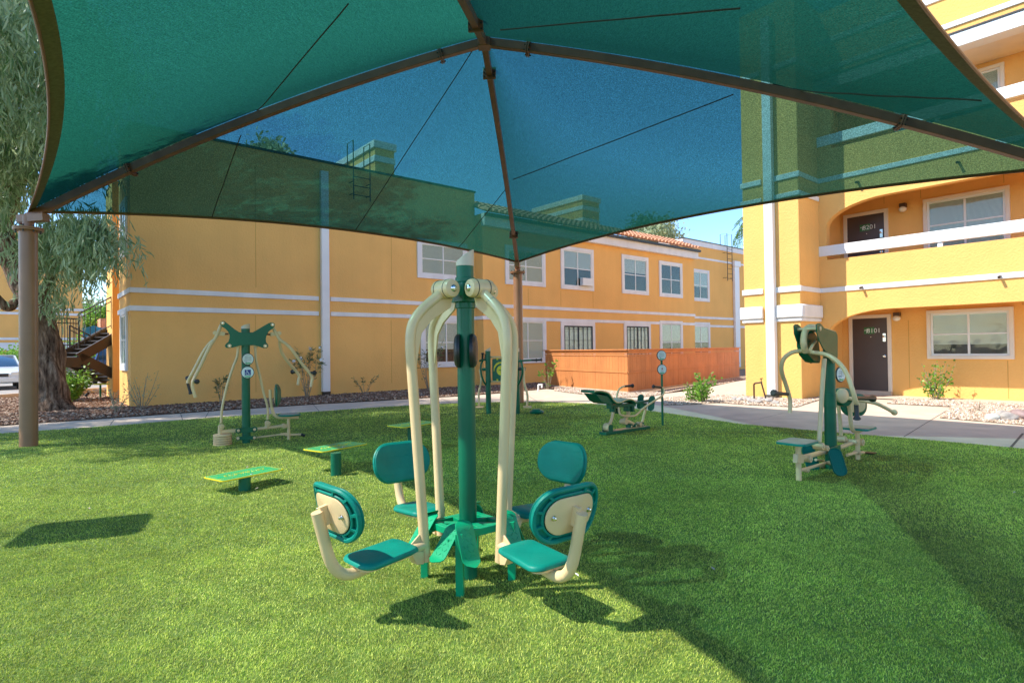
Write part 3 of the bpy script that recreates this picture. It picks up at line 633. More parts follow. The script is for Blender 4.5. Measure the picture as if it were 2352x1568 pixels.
# pillar
m = fmb(FR_); m.box(aL, 0, 0, BD+.4, -.3, 10.6); m.build('pillar', M['stucco'], Rb, bevel=.02, smooth=False)
m = fmb(FR_); m.box(aL, A_END, BD, 12, -.3, 10.2); m.build('wall', M['stucco'], Rb, smooth=False)
# front screen wall with arched openings, one piece per storey
a_op = FR_.hit(1905, 900, BF)[0]
def arch_piece(z_lo, z_hi, z_spring, z_crown, a0, a1_, rr):
    """spandrel between z_crown of the opening below and z_hi"""
    pts = [(a0, z_hi), (a0, z_lo)]
    pts += [(a_op, z_lo)] if z_lo < z_spring else []
    n = 14
    for k in range(n+1):
        t = math.pi/2*k/n; pts.append((a_op+rr*(1-math.cos(t)), z_spring+(z_crown-z_spring)*math.sin(t)))
    e = a1_-.45
    for k in range(n+1):
        t = math.pi/2*k/n; pts.append((e-rr*(1-math.sin(t)), z_spring+(z_crown-z_spring)*math.cos(t)))
    pts += [(e, z_lo), (a1_, z_lo), (a1_, z_hi)]
    return pts
E_END = 9.6
zc1 = FR_.hit(2119, 704, BF)[1]; zc2 = FR_.hit(2119, 430, BF)[1]; print('crowns', zc1, zc2)
zp2 = FR_.hit(1918, 595, BF)[1]; zr0, zr1 = FR_.hit(1890, 589, BF)[1], FR_.hit(1890, 566, BF)[1]; print('parapet', zp2, zr0, zr1)
fl2 = 2.95
def screen(z_lo, z_spring, z_crown, z_hi, rr=1.5):
    m = fmb(FR_); poly = arch_piece(z_lo, z_hi, z_spring, z_crown, 0, E_END, rr)
    m.prism([(p[0], p[1]) for p in poly], (0, BF, 0), (1, 0, 0), (0, 0, 1), (0, .22, 0)); return m.build('arch_wall', M['stucco'], Rb, ang=30)
screen(-.3, zc1-.62, zc1, zp2); 
screen(zp2+.001, zc2-.62, zc2, zp2+ST)
zp3 = zp2+ST; zc3 = FR_.hit(2180, 118, BF)[1]; print('third', zp3, zc3)
m = fmb(FR_); m.box(0, .35, BF, BF+.22, zp3+.001, zc3); m.box(E_END-.35, E_END, BF, BF+.22, zp3+.001, zc3); m.box(0, E_END, BF, BF+.22, zc3+.32, 10.4); m.build('wall', M['stucco'], Rb, smooth=False)
m = fmb(FR_); m.box(-.0, E_END, BF-.10, BF+.3, zc3, zc3+.32); m.build('fascia', M['white'], Rb, bevel=.01)
m = fmb(FR_); m.box(0, E_END, BF-.12, BF-.0, zc3+.322, zc3+.36); m.build('drip_edge', M['darkmetal'], Rb)
m = fmb(FR_); m.box(0, E_END, BF+.3, BD, zc3+.02, zc3+.1); m.build('balcony_ceiling', M['tan'], Rb)
for zf in (fl2-.02, fl2+ST-.02):
    m = fmb(FR_); m.box(0, E_END, BF+.22, BD, zf-.25, zf); m.build('balcony_floor', M['stucco'], Rb, smooth=False)
m = fmb(FR_); m.box(E_END, A_END, BF-.3, BD+1, -.3, 10.4); m.build('wall', M['stucco'], Rb, smooth=False)
# rails
for dz in (0, ST):
    m = fmb(FR_); m.box(.0, E_END, BF-.03, BF+.08, zr0+dz, zr1+dz); r_ = m.build('rail', M['white'], Rb, bevel=.006)
    m = fmb(FR_)
    for x in (2160,): a = FR_.hit(x, 600, BF)[0]; m.box(a-.05, a+.05, BF, BF+.07, zp2+dz, zr0+dz)
    m.box(6.2, 6.3, BF, BF+.07, zp2+dz, zr0+dz); m.build('post', M['white'], r_)
# bands
for dz in (0, ST, 2*ST):
    zb = zband+dz
    if dz < 6:
        band(FR_, .0, E_END, BF, zb, .13, Rb); m = fmb(FR_); m.box(0, .04, -.03, BF-.036, zb-.065, zb+.065); m.build('band', M['trim'], Rb, bevel=.012)
    pp = FR_.hit(1754, 700, 0)[0]; pq = FR_.hit(1784, 700, 0)[0]
    band(FR_, aL-.04, pp, 0, zb, .15, Rb, .04); band(FR_, pq, .041, 0, zb, .15, Rb, .04)
zb = FR_.hit(1820, 714, -.08)[1]; zh = FR_.hit(1820, 697, -.08)[1]-FR_.hit(1820, 727, -.08)[1]
for dz in (0, ST):
    for lo, hi, pr in ((zb-zh/2, zb+zh/2, .09), (zb-zh/2-.10, zb-zh/2-.002, .05)):
        if dz:
            if pr > .06: continue
            lo, hi, pr = zb+.02, zb+.15, .045
        m = fmb(FR_); m.box(aL-pr, pp, -pr, .0, lo+dz, hi+dz); m.build('capital', M['trim'], Rb, bevel=.03)
        m = fmb(FR_); m.box(pq, pr, -pr, 0, lo+dz, hi+dz); m.box(.0, pr, .0, BF-.03, lo+dz, hi+dz); m.build('capital', M['trim'], Rb, bevel=.03)
band(FR_, 0, E_END, BF, FR_.hit(2115, 12, BF)[1], .16, Rb)
# down pipe on the pillar
pa, pb = FR_.hit(1763, 905, -.13)[0], FR_.hit(1783, 905, -.13)[0]
dp = pipe(FR_, pa, pb, -.17, -.01, .1, 10.2, Rb)
q = fmb(FR_); q.box(pa-.02, pb+.02, -.2, -.02, .0, .1); q.build('outlet', M['joint'], dp)
# door wall: doors, windows, lamps
def door(x0, y0, x1, y1, no):
    aa, zt = FR_.hit(x0, y0, BD)[0], FR_.hit((x0+x1)/2, y0, BD)[1]; ab, zb_ = FR_.hit(x1, y0+30, BD)[0], FR_.hit((x0+x1)/2, y1, BD)[1]
    print('door', no, ab-aa, zt-zb_, zb_)
    if no == '8201': zb_ = fl2
    else: zb_ = .10
    m = fmb(FR_); tw = .095; m.box(aa, aa+tw, BD-.05, BD+.02, zb_, zt-tw); m.box(ab-tw, ab, BD-.05, BD+.02, zb_, zt-tw); m.box(aa, ab, BD-.05, BD+.02, zt-tw, zt)
    d = m.build('door', M['tan'], Rb, bevel=.006); d['label'] = 'dark brown door numbered %s' % no; m = fmb(FR_); m.box(aa+tw, ab-tw, BD-.022, BD+.01, zb_+.03, zt-tw); l = m.build('door_leaf', M['door'], d)
    m = fmb(FR_); m.box(aa, ab, BD-.12, BD+.0, zb_-.08, zb_+.03); m.build('threshold', M['concrete'], d)
    m = fmb(FR_); m.lathe([(.034, 0), (.034, .02), (.018, .025), (.018, .05), (.03, .055), (.032, .075), (.02, .09)], (ab-tw-.075, BD-.022, zb_+.98), (0, -1, 0), 16); m.build('handle', M['steel'], d)
    m = fmb(FR_); m.lathe([(.036, 0), (.036, .018), (.02, .024)], (ab-tw-.075, BD-.022, zb_+1.52), (0, -1, 0), 16); m.box(ab-tw-.11, ab-tw-.04, BD-.034, BD-.02, zb_+1.38, zb_+1.6); m.build('deadbolt', M['steel'], d)
    ac, zc_ = (aa+ab)/2+.03, zt-tw-.33-.02
    m = fmb(FR_); m.box(ac-.17, ac+.09, BD-.032, BD-.021, zc_-.085, zc_+.10); m.mi = 1; o_ = (ac-.10, BD-.036, zc_)
    for k in range(7):
        t = math.pi*k/6; m.add([(o_[0], o_[1], o_[2]+.02), (o_[0]+.055*math.cos(t)-.012*math.sin(t), o_[1], o_[2]+.02+.035*math.sin(t)), (o_[0]+.055*math.cos(t)+.012*math.sin(t), o_[1], o_[2]+.005+.035*math.sin(t))], [(0, 1, 2)])
    m.box(o_[0]-.005, o_[0]+.005, BD-.037, BD-.034, zc_-.06, zc_+.02); m.build('number_plate', [M['greenplate'], M['wprint']], d, smooth=False)
    text_mesh(no, .175, 'number', M['wprint'], d, FR_.pt(ac+.075, BD-.035, zc_), FR_.a, (0, 0, 1), .001)
    m = fmb(FR_); m.lathe([(.01, 0), (.01, .006)], (ac+.0, BD-.022, zc_-.17), (0, -1, 0), 10); m.build('peephole', M['steel'], d)
M['greenplate'] = mat('green_plate', (.03, .16, .05), .4)
door(1950, 723, 2048, 899, '8101'); door(1938, 487, 2041, 600, '8201')
def rwin(x0, y0t, y0b, x1, y1t, y1b, dz=0, **k):
    aa, za = FR_.hit(x0, y0t, BD); _, zb_ = FR_.hit(x0, y0b, BD); ab, zc_ = FR_.hit(x1, y1t, BD)
    print('rwin', aa, ab, zb_, za, zc_); return window(FR_, aa, ab, zb_+dz, (za+zc_)/2+dz, BD, Rb, tw=.085, proud=.07, trim='tan', frame='vinyl', **k)
rwin(2129, 715, 824, 2329, 702, 826, blind='low')
zq = zc_q = None
aa, za = FR_.hit(2121, 463, BD); ab, zb2 = FR_.hit(2320, 422, BD)
W1 = window(FR_, aa, ab, (za+zb2)/2-1.42, (za+zb2)/2, BD, Rb, tw=.085, proud=.07, trim='tan', blind='full')
window(FR_, FR_.hit(2235, 160, BD)[0]-1.7, FR_.hit(2308, 150, BD)[0], (za+zb2)/2-1.42+ST, (za+zb2)/2+ST, BD, Rb, tw=.085, proud=.07, trim='tan', blind='full')
for (x, y) in ((2074, 481), (2060, 731)):
    a, z = FR_.hit(x, y, BD-.1)
    m = fmb(FR_); m.box(a-.075, a+.075, BD-.16, BD+.0, z+.06, z+.16); l = m.build('wall_lamp', M['bronze'], Rb, bevel=.01)
    m = fmb(FR_); m.ball((a, BD-.12, z), .095, 16, .8); m.build('globe', M['globe'], l)
for x, y in ((1978, 660), (2296, 635), (1968, 418), (2200, 372)):
    a, z = FR_.hit(x, y, BF-.1); m = fmb(FR_); m.cyl((a, BF+.02, z+.02), (a, BF-.16, z-.02), .03, seg=12); m.build('scupper', M['bronze'], Rb)
# control joints in the stucco
def joint(fr, b, parent, px, y0, y1):
    a, z0 = fr.hit(px, y1, b); z1 = fr.hit(px, y0, b)[1]; m = fmb(fr); m.box(a-.008, a+.008, b-.004, b+.01, z0, z1); m.build('control_joint', M['jointy'], parent, smooth=False)
M['jointy'] = mat('stucco_joint', (.60, .33, .08), .9)
for px, y0, y1 in ((2031, 450, 468), (2115, 432, 455), (2306, 395, 420), (2317, 828, 915), (2090, 735, 890), (2350, 640, 700)): joint(FR_, BD, Rb, px, y0, y1)
for px, y0, y1 in ((1289, 668, 705), (1363, 668, 707), (1450, 770, 800), (1214, 662, 702)): joint(FL, B2, Lb, px, y0, y1)
for px, y0, y1 in ((588, 380, 660), (588, 725, 900), (900, 735, 880), (900, 480, 675)): joint(FL, 0, Lb, px, y0, y1)
# porch slab
sheet('porch_slab', [xy(FR_.pt(.05, BF+.25, 0)), xy(FR_.pt(A_END, BF+.2-.3, 0)), xy(FR_.pt(A_END, BD, 0)), xy(FR_.pt(.05, BD, 0))], .02, M['concrete'])
# brass riser by the pillar
bx = G(*z2(395, 235)); ap, _ = 0, 0
t = thing('backflow_valve', 'small brown backflow pipe standing among river rocks at the yellow pillar', 'pipe', (bx.x, bx.y, 0))
m = MB(); s_ = FR_.a
m.tube([bx, bx+Vector((0, 0, .42)), bx+s_*.22+Vector((0, 0, .46))], .022, 10, .05); m.build('riser', M['bronze'], t)
m = MB(); e = bx+s_*.2+Vector((0, 0, .46)); m.tube([e, e+s_*.12+Vector((0, 0, -.44))], .02, 10); m.cyl(e+Vector((0, 0, .02)), e+Vector((0, 0, .09)), .012); m.bar(e+Vector((-.03, 0, .09)), e+Vector((.04, 0, .1)), .02, .02); m.build('valve', M['bronze'], t)
# ---------------------------------------------------------------- wooden patio fence
fc = G(1443, 903); fl = G(1254, 886); fr2 = G(1698, 867); ft = 1.36
def fence_side(p, q, parent, zlift=.0):
    d = nrm(Vector((q.x-p.x, q.y-p.y, 0))); n = Vector((d.y, -d.x, 0))
    if n.dot(Vector((-p.x, -p.y, 0))) < 0: n = -n
    L = (q-p).length; k = int(L/.145); m = MB(); Vz = Vector((0, 0, 1))
    for i in range(k):
        a = p+d*(L*i/k+.003); b = p+d*(L*(i+1)/k-.003); j = random.uniform(-.002, .002)
        for (zlo, zhi) in ((.05, .62), (.66, 1.14)):
            m.obox((a+b)/2+Vz*((zlo+zhi)/2)+n*j, (b-a)/2, n*.012, Vz*(zhi-zlo)/2)
    m.build('boards', M['fence'], parent, smooth=False)
    m = MB()
    for z, h, w in ((.64, .05, .05), (1.17, .05, .05), (1.27, .12, .03)): m.obox((p+q)/2+Vz*z+n*.005, d*L/2, n*w/2, Vz*h/2)
    m.obox((p+q)/2+Vz*(ft-.02)+n*.01, d*(L/2+.05), n*.07, Vz*.018); m.build('top_rail', M['fence'], parent, bevel=.004)
    m = MB(); m.obox((p+q)/2+Vz*.02+n*.0, d*L/2, n*.03, Vz*.03); m.build('footing', M['concrete'], parent)
f1 = thing('wooden_fence', 'orange stained board fence section facing left, with a shaded left end', 'fence', fl, group='patio fence sections')
for q_ in (f1,): q_['org'] = [fl.x, fl.y, 0]; q_.location = (fl.x, fl.y, 0)
fence_side(fl, fc, f1)
f2 = thing('wooden_fence', 'orange stained board fence section right of the corner, running to the downpipe', 'fence', (fc.x, fc.y, 0), group='patio fence sections')
fence_side(fc, fr2, f2)
# ---------------------------------------------------------------- distant apartment block at far left
FB = Frame(xy(P(190, 800, 40)), UU, VV)
Bb = thing('apartment_building', 'distant yellow apartment block with white bands seen past the tree trunk at far left', 'building', FB.pt(0, 0, 0))
m = fmb(FB); m.box(-5.2, 0, 0, 10, -.3, 9.5); m.build('wall', M['stucco'], Bb, smooth=False)
m = fmb(FB); m.box(-24, -5.2, 1.2, 10, -.3, 8.8); m.build('wall', M['stucco'], Bb, smooth=False)
for y, h in ((711, .16), (722, .16), (778, .16), (795, .5)):
    z = FB.hit(150, y, 0)[1]; m = fmb(FB); m.box(-5.25, .05, -.06, .02, z-h/2, z+h/2); m.build('band', M['trim'], Bb)
for y, h in ((700, .3), (787, .16)):
    z = FB.hit(20, y, 1.2)[1]; m = fmb(FB); m.box(-24, -5.26, 1.12, 1.22, z-h/2, z+h/2); m.build('band', M['trim'], Bb)
for i in range(5):
    for zf in (.9, 3.9, 6.4):
        a = -7.4-i*3.4; window(FB, a-1.0, a+.6, zf, zf+1.5, 1.2, Bb, tw=.12, blind='full')
# distant blocks behind the car park
FC = Frame(xy(P(272, 800, 52)), UU, VV)
Cb = thing('apartment_building', 'far small yellow house with stepped roof beyond the staircase', 'building', FC.pt(0, 0, 0))
zt = FC.hit(245, 735, 0)[1]
m = fmb(FC); m.box(-2.2, 6, 0, 8, -.3, zt-1); m.build('wall', M['stucco'], Cb); m = fmb(FC); m.box(-2.4, 6.2, -.2, 8.2, zt-1, zt-.7); m.box(-1.2, 1, 1, 4, zt-.7, zt+.2); m.build('roof', M['tile'], Cb)
# teal shade sail far away
sa = P(215, 775, 44); t = thing('shade_sail', 'small distant teal shade canopy behind the stair railing', 'canopy', (sa.x, sa.y, 0))
m = MB(); ap = sa+Vector((0, 0, .9)); cs = [sa+Vector((-2.3, -2, -.1)), sa+Vector((2.3, -2, -.1)), sa+Vector((2.3, 2, -.1)), sa+Vector((-2.3, 2, -.1))]
m.add([ap]+cs, [(0, 1, 2), (0, 2, 3), (0, 3, 4), (0, 4, 1)]); m.build('cloth', M['teal'], t)
for c_ in cs: m = MB(); m.cyl((c_.x, c_.y, 0), c_, .07); m.build('post', M['post'], t)
# ---------------------------------------------------------------- outdoor stair at the building end
st0 = P(181, 808, 17.9); st1 = P(278, 770, 19.0)
t = thing('outdoor_staircase', 'brown steel staircase with black railings at the left end of the long yellow building', 'staircase', (st0.x, st0.y, 0))
dS = nrm(Vector((st1.x-st0.x, st1.y-st0.y, 0))); nS = Vector((-dS.y, dS.x, 0)); Z = Vector((0, 0, 1))
def onst(px, py, k=0):       # point of the stair's front plane under a pixel
    d = ray(px, py); o = Vector((st0.x, st0.y, 0))+nS*k; tt = (o-CAM).dot(nS)/d.dot(nS); return CAM+d*tt
def flight(p, q, name):
    m = MB(); m.bar(p, q, .06, .30); m.bar(p+nS*1.1, q+nS*1.1, .06, .30)
    n = 7
    for i in range(n):
        c_ = p+(q-p)*((i+.5)/n)+nS*.55-Z*.03; m.obox(c_, dS*.14, nS*.52, Z*.02)
    m.build(name, M['stair'], t)
flight(onst(181, 822), onst(292, 758), 'upper_flight'); flight(onst(181, 820), onst(292, 874), 'lower_flight')
m = MB(); la_, lb2 = onst(122, 832), onst(184, 832); m.obox((la_+lb2)/2+nS*.8, (lb2-la_)/2, nS*.85, Z*.15); m.build('landing', M['stair'], t)
def railing(p, q, h, name, k=8, off=0):
    m = MB(); m.tube([p+Z*h, q+Z*h], .022, 8); m.tube([p+Z*(h-.14), q+Z*(h-.14)], .015, 8); m.tube([p+Z*.1, q+Z*.1], .015, 8)
    for i in range(k+1):
        c_ = p+(q-p)*(i/k); r = .022 if i in (0, k) else .010; m.tube([c_, c_+Z*(h-(0 if i in (0, k) else .02))], r, 6)
    m.build(name, M['darkmetal'], t)
lt = onst(122, 800); rt = onst(181, 800); hh = onst(150, 731).z-onst(150, 800).z
railing(lt, rt, hh, 'landing_railing', 9); railing(lt+nS*1.6, rt+nS*1.6, hh, 'landing_railing', 9)
railing(onst(182, 795), onst(290, 735), 1.0, 'upper_railing', 9); railing(onst(205, 815)+nS*1.1, onst(292, 856)+nS*1.1, .95, 'lower_railing', 8)
# ================================================================ SHADE STRUCTURE
PA, PB = G(66, 1025), G(1193, 925); PC = Vector((7.15, 7.32, 0)); PD = Vector((-1.304, -.324, 0))
zA = P(66, 495, PA.y).z; zB = P(1188, 607, PB.y).z
TA, TB, TC, TD = PA+Vector((0, 0, zA)), PB+Vector((0, 0, zB)), PC+Vector((0, 0, 3.55)), PD+Vector((0, 0, 3.40))
AP = P(1112, 93, 8.5)
t = thing('shade_structure', 'large green and teal shade cloth canopy on brown steel rafters and posts over the lawn', 'canopy', (AP.x, AP.y, 0))
def bulge(s): return .20*4*s*(1-s)
def raf(T, s): return AP.lerp(T, s) + Vector((0, 0, bulge(s)))
NS = 28
def edge_pt(T0, T1, u, S, U_):
    sk = -.472 if T0 is TD else 0
    d = T1-T0; n = Vector((-d.y, d.x, 0)).normalized(); m = (T0+T1)/2
    if n.dot(Vector((AP.x, AP.y, 0))-Vector((m.x, m.y, 0))) < 0: n = -n
    k = 4*u*(1-u)*(1+sk*(u-.5)); return T0.lerp(T1, u) + n*(S*k) + Vector((0, 0, U_*k))
def panel_pt(T0, T1, S, U_, u, v):
    e = edge_pt(T0, T1, u, S, U_); g_ = 1-4*u*(1-u)*.93
    p = AP.lerp(e, v) + Vector((0, 0, (bulge(v)+.012)*g_ - .05*4*v*(1-v)*(1-g_)))
    return p + Vector((0, 0, .055))
edges = {'AB': (TA, TB, .08, .30), 'BC': (TB, TC, .10, .30), 'CD': (TC, TD, .425, .213), 'DA': (TD, TA, .703, .371)}
cl = None
for k_, (T0, T1, S, U_) in edges.items():
    vs = []; fs = []
    for j in range(NS+1):
        v = max(j/NS, .004)
        for i in range(NS+1): vs.append(panel_pt(T0, T1, S, U_, i/NS, v))
    for j in range(NS):
        for i in range(NS):
            a = j*(NS+1)+i; fs.append((a, a+1, a+NS+2, a+NS+1))
    m = MB(); m.add(vs, fs); p = m.build('cloth_panel', M['cloth'], t, ang=60)
    # cable pocket along the free edge: a vertical strip of doubled webbing
    m = MB(); vs = []; n = 40
    for i in range(n+1):
        q = panel_pt(T0, T1, S, U_, i/n, 1); q2 = panel_pt(T0, T1, S, U_, i/n, 1-((.15 if k_ in ('CD', 'DA') else .045)/(q-AP).length)); dn = (q2-q)*.9
        vs += [q+Vector((0, 0, .004)), q+dn-Vector((0, 0, .004)), q+dn-Vector((0, 0, .016)), q-Vector((0, 0, .020))]
    m.add(vs, [(4*i+a, 4*i+(a+1) % 4, 4*i+4+(a+1) % 4, 4*i+4+a) for i in range(n) for a in range(4)]); m.build('hem', M['hem'], p)
    m = MB(); m.tube([panel_pt(T0, T1, S, U_, i/n, 1)-Vector((0, 0, .02)) for i in range(n+1)], .013, 8); m.build('edge_cable', M['brown'], p)
def on_panel(k_, px, py):     # (u, v) of the panel point seen at a pixel
    T0, T1, S, U_ = edges[k_]; best = None; d = ray(px, py).normalized()
    for c in range(3):
        rng_ = [(i/24, j/24) for i in range(25) for j in range(1, 27)] if c == 0 else [(best[1]+(i-6)*w, best[2]+(j-6)*w) for i in range(13) for j in range(13)]
        for u, v in rng_:
            q = panel_pt(T0, T1, S, U_, u, v)-CAM
            if q.y < .1: continue
            e = (q.normalized()-d).length
            if best is None or e < best[0]: best = (e, u, v)
        w = .008 if c == 0 else .0015
    return best[1], best[2]
def seam(k_, a, b, bend=0, r=.012):
    T0, T1, S, U_ = edges[k_]; (u0, v0), (u1, v1) = a, b; pts = []
    p0 = Vector(panel_pt(T0, T1, S, U_, u0, v0)); p1 = Vector(panel_pt(T0, T1, S, U_, u1, v1)); m = MB()
    for i in range(25):
        s = i/24; q = p0.lerp(p1, s); best = None
        # drop onto the cloth: march in (u, v) linearly
        pts.append(panel_pt(T0, T1, S, U_, u0+(u1-u0)*s, v0+(v1-v0)*s)-Vector((0, 0, .008)))
    m.tube(pts, r, 6); return m.build('seam', M['brown'], t)
def pxs(k_, *pts): return [on_panel(k_, *q) for q in pts]
def seam_px(k_, q0, q1, top=False):
    T0, T1, S, U_ = edges[k_]; n = 8; uv = [on_panel(k_, q0[0]+(q1[0]-q0[0])*i/n, q0[1]+(q1[1]-q0[1])*i/n) for i in range(n+1)]
    m = MB(); m.tube([panel_pt(T0, T1, S, U_, min(max(u, 0), 1), min(v, 1))-Vector((0, 0, .008)) for u, v in uv], .008, 6, sm=3); m.build('seam', M['seam'], t)
seam_px('AB', (1088, 112), (812, 535)); seam_px('AB', (553, 310), (485, 500)); seam_px('AB', (1163, 432), (1050, 573))
seam_px('BC', (1178, 412), (1685, 216))
seam_px('CD', (1150, 68), (1700, 17)); seam_px('CD', (1775, 205), (2255, 229)); seam_px('DA', (578, 272), (800, 8))
# continue the two seams that leave the picture
# rafters
def rafter(T, s1=1.0, joints=()):
    pts = [raf(T, s1*i/24) for i in range(25)]; m = MB(); d2 = nrm(Vector((T.x-AP.x, T.y-AP.y, 0))); x = Vector((-d2.y, d2.x, 0)); vs = []
    for i, p in enumerate(pts):
        tt = nrm(pts[min(i+1, 24)]-pts[max(i-1, 0)]); up = x.cross(tt) if x.cross(tt).z > 0 else -x.cross(tt)
        for a, b in ((-1, -1), (1, -1), (1, 1), (-1, 1)): vs.append(p+x*a*.045+up*(b*.06-.03))
    m.add(vs, [(4*i+a, 4*i+(a+1) % 4, 4*i+4+(a+1) % 4, 4*i+4+a) for i in range(24) for a in range(4)]+[(3, 2, 1, 0), (96, 97, 98, 99)])
    r_ = m.build('rafter', M['brown'], t, bevel=.006)
    for s in joints:
        p = raf(T, s)+Vector((0, 0, -.03)); tt = nrm(raf(T, s+.02)-raf(T, s-.02)); up = x.cross(tt) if x.cross(tt).z > 0 else -x.cross(tt)
        m = MB()
        for o in (-.014, .014): m.obox(p+tt*o, x*.10, up*.095, tt*.009)
        m.build('flange_plate', M['brown'], r_, bevel=.003)
        m = MB()
        for a in (-.08, .08):
            for b in (-.07, .0, .07): m.cyl(p+x*a+up*b-tt*.045, p+x*a+up*b+tt*.045, .012, seg=6)
        m.build('flange_bolts', M['darkmetal'], r_)
def sjoint(T, px, py):
    best = min(((ray(px, py).normalized()-(raf(T, i/200)-CAM).normalized()).length, i/200) for i in range(200)); return best[1]
rafter(TA, 1.02, (sjoint(TA, 1010, 118), sjoint(TA, 311, 397))); rafter(TB, 1.0, (sjoint(TB, 1122, 166), sjoint(TB, 1180, 535)))
rafter(TC, 1.0, (sjoint(TC, 1211, 102), sjoint(TC, 2063, 287))); rafter(TD, 1.0, (sjoint(TD, 1096, 50), .8))
m = MB(); m.obox(AP+Vector((0, 0, -.04)), (.09, 0, 0), (0, .09, 0), (0, 0, .075)); m.build('apex_hub', M['brown'], t, bevel=.01)
# posts
for T, base in ((TA, PA), (TB, PB), (TC, PC), (TD, PD)):
    zf = T.z-.24; r = .118
    m = MB(); m.lathe([(r, -.05), (r, zf)], base, (0, 0, 1), 36); p_ = m.build('post', M['post'], t)
    m = MB(); m.lathe([(r+.075, zf), (r+.078, zf+.02)], base, (0, 0, 1), 36); m.lathe([(r+.075, zf+.026), (r+.078, zf+.046)], base, (0, 0, 1), 36); m.build('flange', M['post'], p_)
    m = MB()
    for k in range(8):
        a = k*math.pi/4+.3; q = base+Vector((math.cos(a)*(r+.045), math.sin(a)*(r+.045), zf)); m.cyl(q-Vector((0, 0, .03)), q+Vector((0, 0, .08)), .012, seg=6)
    m.build('flange_bolts', M['darkmetal'], p_)
    m = MB(); m.lathe([(.075, zf+.046), (.075, zf+.24)], base, (0, 0, 1), 24)
    d2 = nrm(Vector((T.x-AP.x, T.y-AP.y, -.3))); q = Vector((base.x, base.y, zf+.19)); m.bar(q-d2*.30, q+d2*.14, .13, .12); m.build('saddle', M['post'], p_, bevel=.005)
# a fallen twig or two lying on the cloth, seen as dark marks from below
tw = None
# ================================================================ EXERCISE MACHINES
def pad_mesh(mb, w, h, n, t, k=0.0, o=Vector((0, 0, 0)), ex=Vector((1, 0, 0)), ey=Vector((0, 0, 1)), ez=Vector((0, -1, 0)), r=None, kx=0.0, sx=12, sy=8, edge=.012):
    """rounded pad: outline from rrect, front face pushed by curvature k along x and kx along y, thickness t along -ez"""
    r = r if r is not None else min(w, h)*.45
    out = rrect(w, h, r, n)
    def q(x, y, d): return o+ex*x+ey*y+ez*(d+k*(x/(w/2))**2+kx*(y/(h/2))**2)
    rings = [(.0001, t), (.35, t), (.7, t), (1-edge*2/min(w, h)*1.2, t), (1-edge/min(w, h)*.5, t-edge*.35), (1, t-edge), (1, edge), (1-edge/min(w, h)*.5, edge*.35), (1-edge*2/min(w, h)*1.2, 0), (.5, 0), (.0001, 0)]
    N = len(out); vs = []; fs = []
    for s, d in rings:
        for x, y in out: vs.append(q(x*s, y*s, d))
    for i in range(len(rings)-1):
        for j in range(N): j2 = (j+1) % N; fs.append((i*N+j, i*N+j2, (i+1)*N+j2, (i+1)*N+j))
    mb.add(vs, fs)
def bolt(mb, p, ax, r=.012, h=.008): mb.lathe([(r, 0), (r*.95, h*.4), (r*.6, h*.9), (r*.05, h)], p, ax, 12)
def capsule(mb, p, w, h, t, ex, ey): mb.prism(rrect(w, h, w*.48, 8), p, ex, ey, Vector(ex).cross(Vector(ey)).normalized()*t)
# ---------------------------------------------------------------- four seat leg press in the middle
PX, PY = -.285, 3.62
t = thing('leg_press_machine', 'four seat green and beige leg press machine on a tall green centre pole', 'exercise machine', (PX, PY, 0))
W0 = Vector((PX, PY, 0)); Z = Vector((0, 0, 1))
m = MB(); m.lathe([(.054, -.05), (.054, 1.93)], W0, Z, 40); pole = m.build('pole', M['green'], t)
m = MB()
m.lathe([(.062, 1.655), (.062, 1.69)], W0, Z, 32); m.build('collar', M['green'], t, bevel=.003)
m = MB(); m.lathe([(.061, 1.815), (.061, 1.845)], W0, Z, 32); m.build('collar', M['green'], t, bevel=.003)
m = MB()
prof = [(-.056, 1.925), (.056, 1.925)]
seg = 32; vs = []; fs = []
for k in range(seg):
    a = 2*math.pi*k/seg; x, y = .056*math.cos(a), .056*math.sin(a); vs += [W0+Vector((x, y, 1.915)), W0+Vector((x, y, 1.935+.045*(x/.056+1)*.9+.004))]
for k in range(seg): k2 = (k+1) % seg; fs.append((2*k, 2*k2, 2*k2+1, 2*k+1))
fs.append(tuple(2*k+1 for k in range(seg))); fs.append(tuple(2*k for k in range(seg))[::-1]); m.add(vs, fs); m.build('slanted_cap', M['capgrey'] if 'capgrey' in M else M.setdefault('capgrey', mat('grey_cap', (.42, .39, .33), .5)), t, bevel=.003)
ROT = rad(-5)
m = MB(); a = rad(45)+ROT; ex = Vector((math.cos(a), math.sin(a), 0)); ey = Vector((-math.sin(a), math.cos(a), 0)); m.obox(W0+Z*1.752, ex*.062, ey*.062, Z*.06); m.build('hub_block', M['green'], t, bevel=.005)
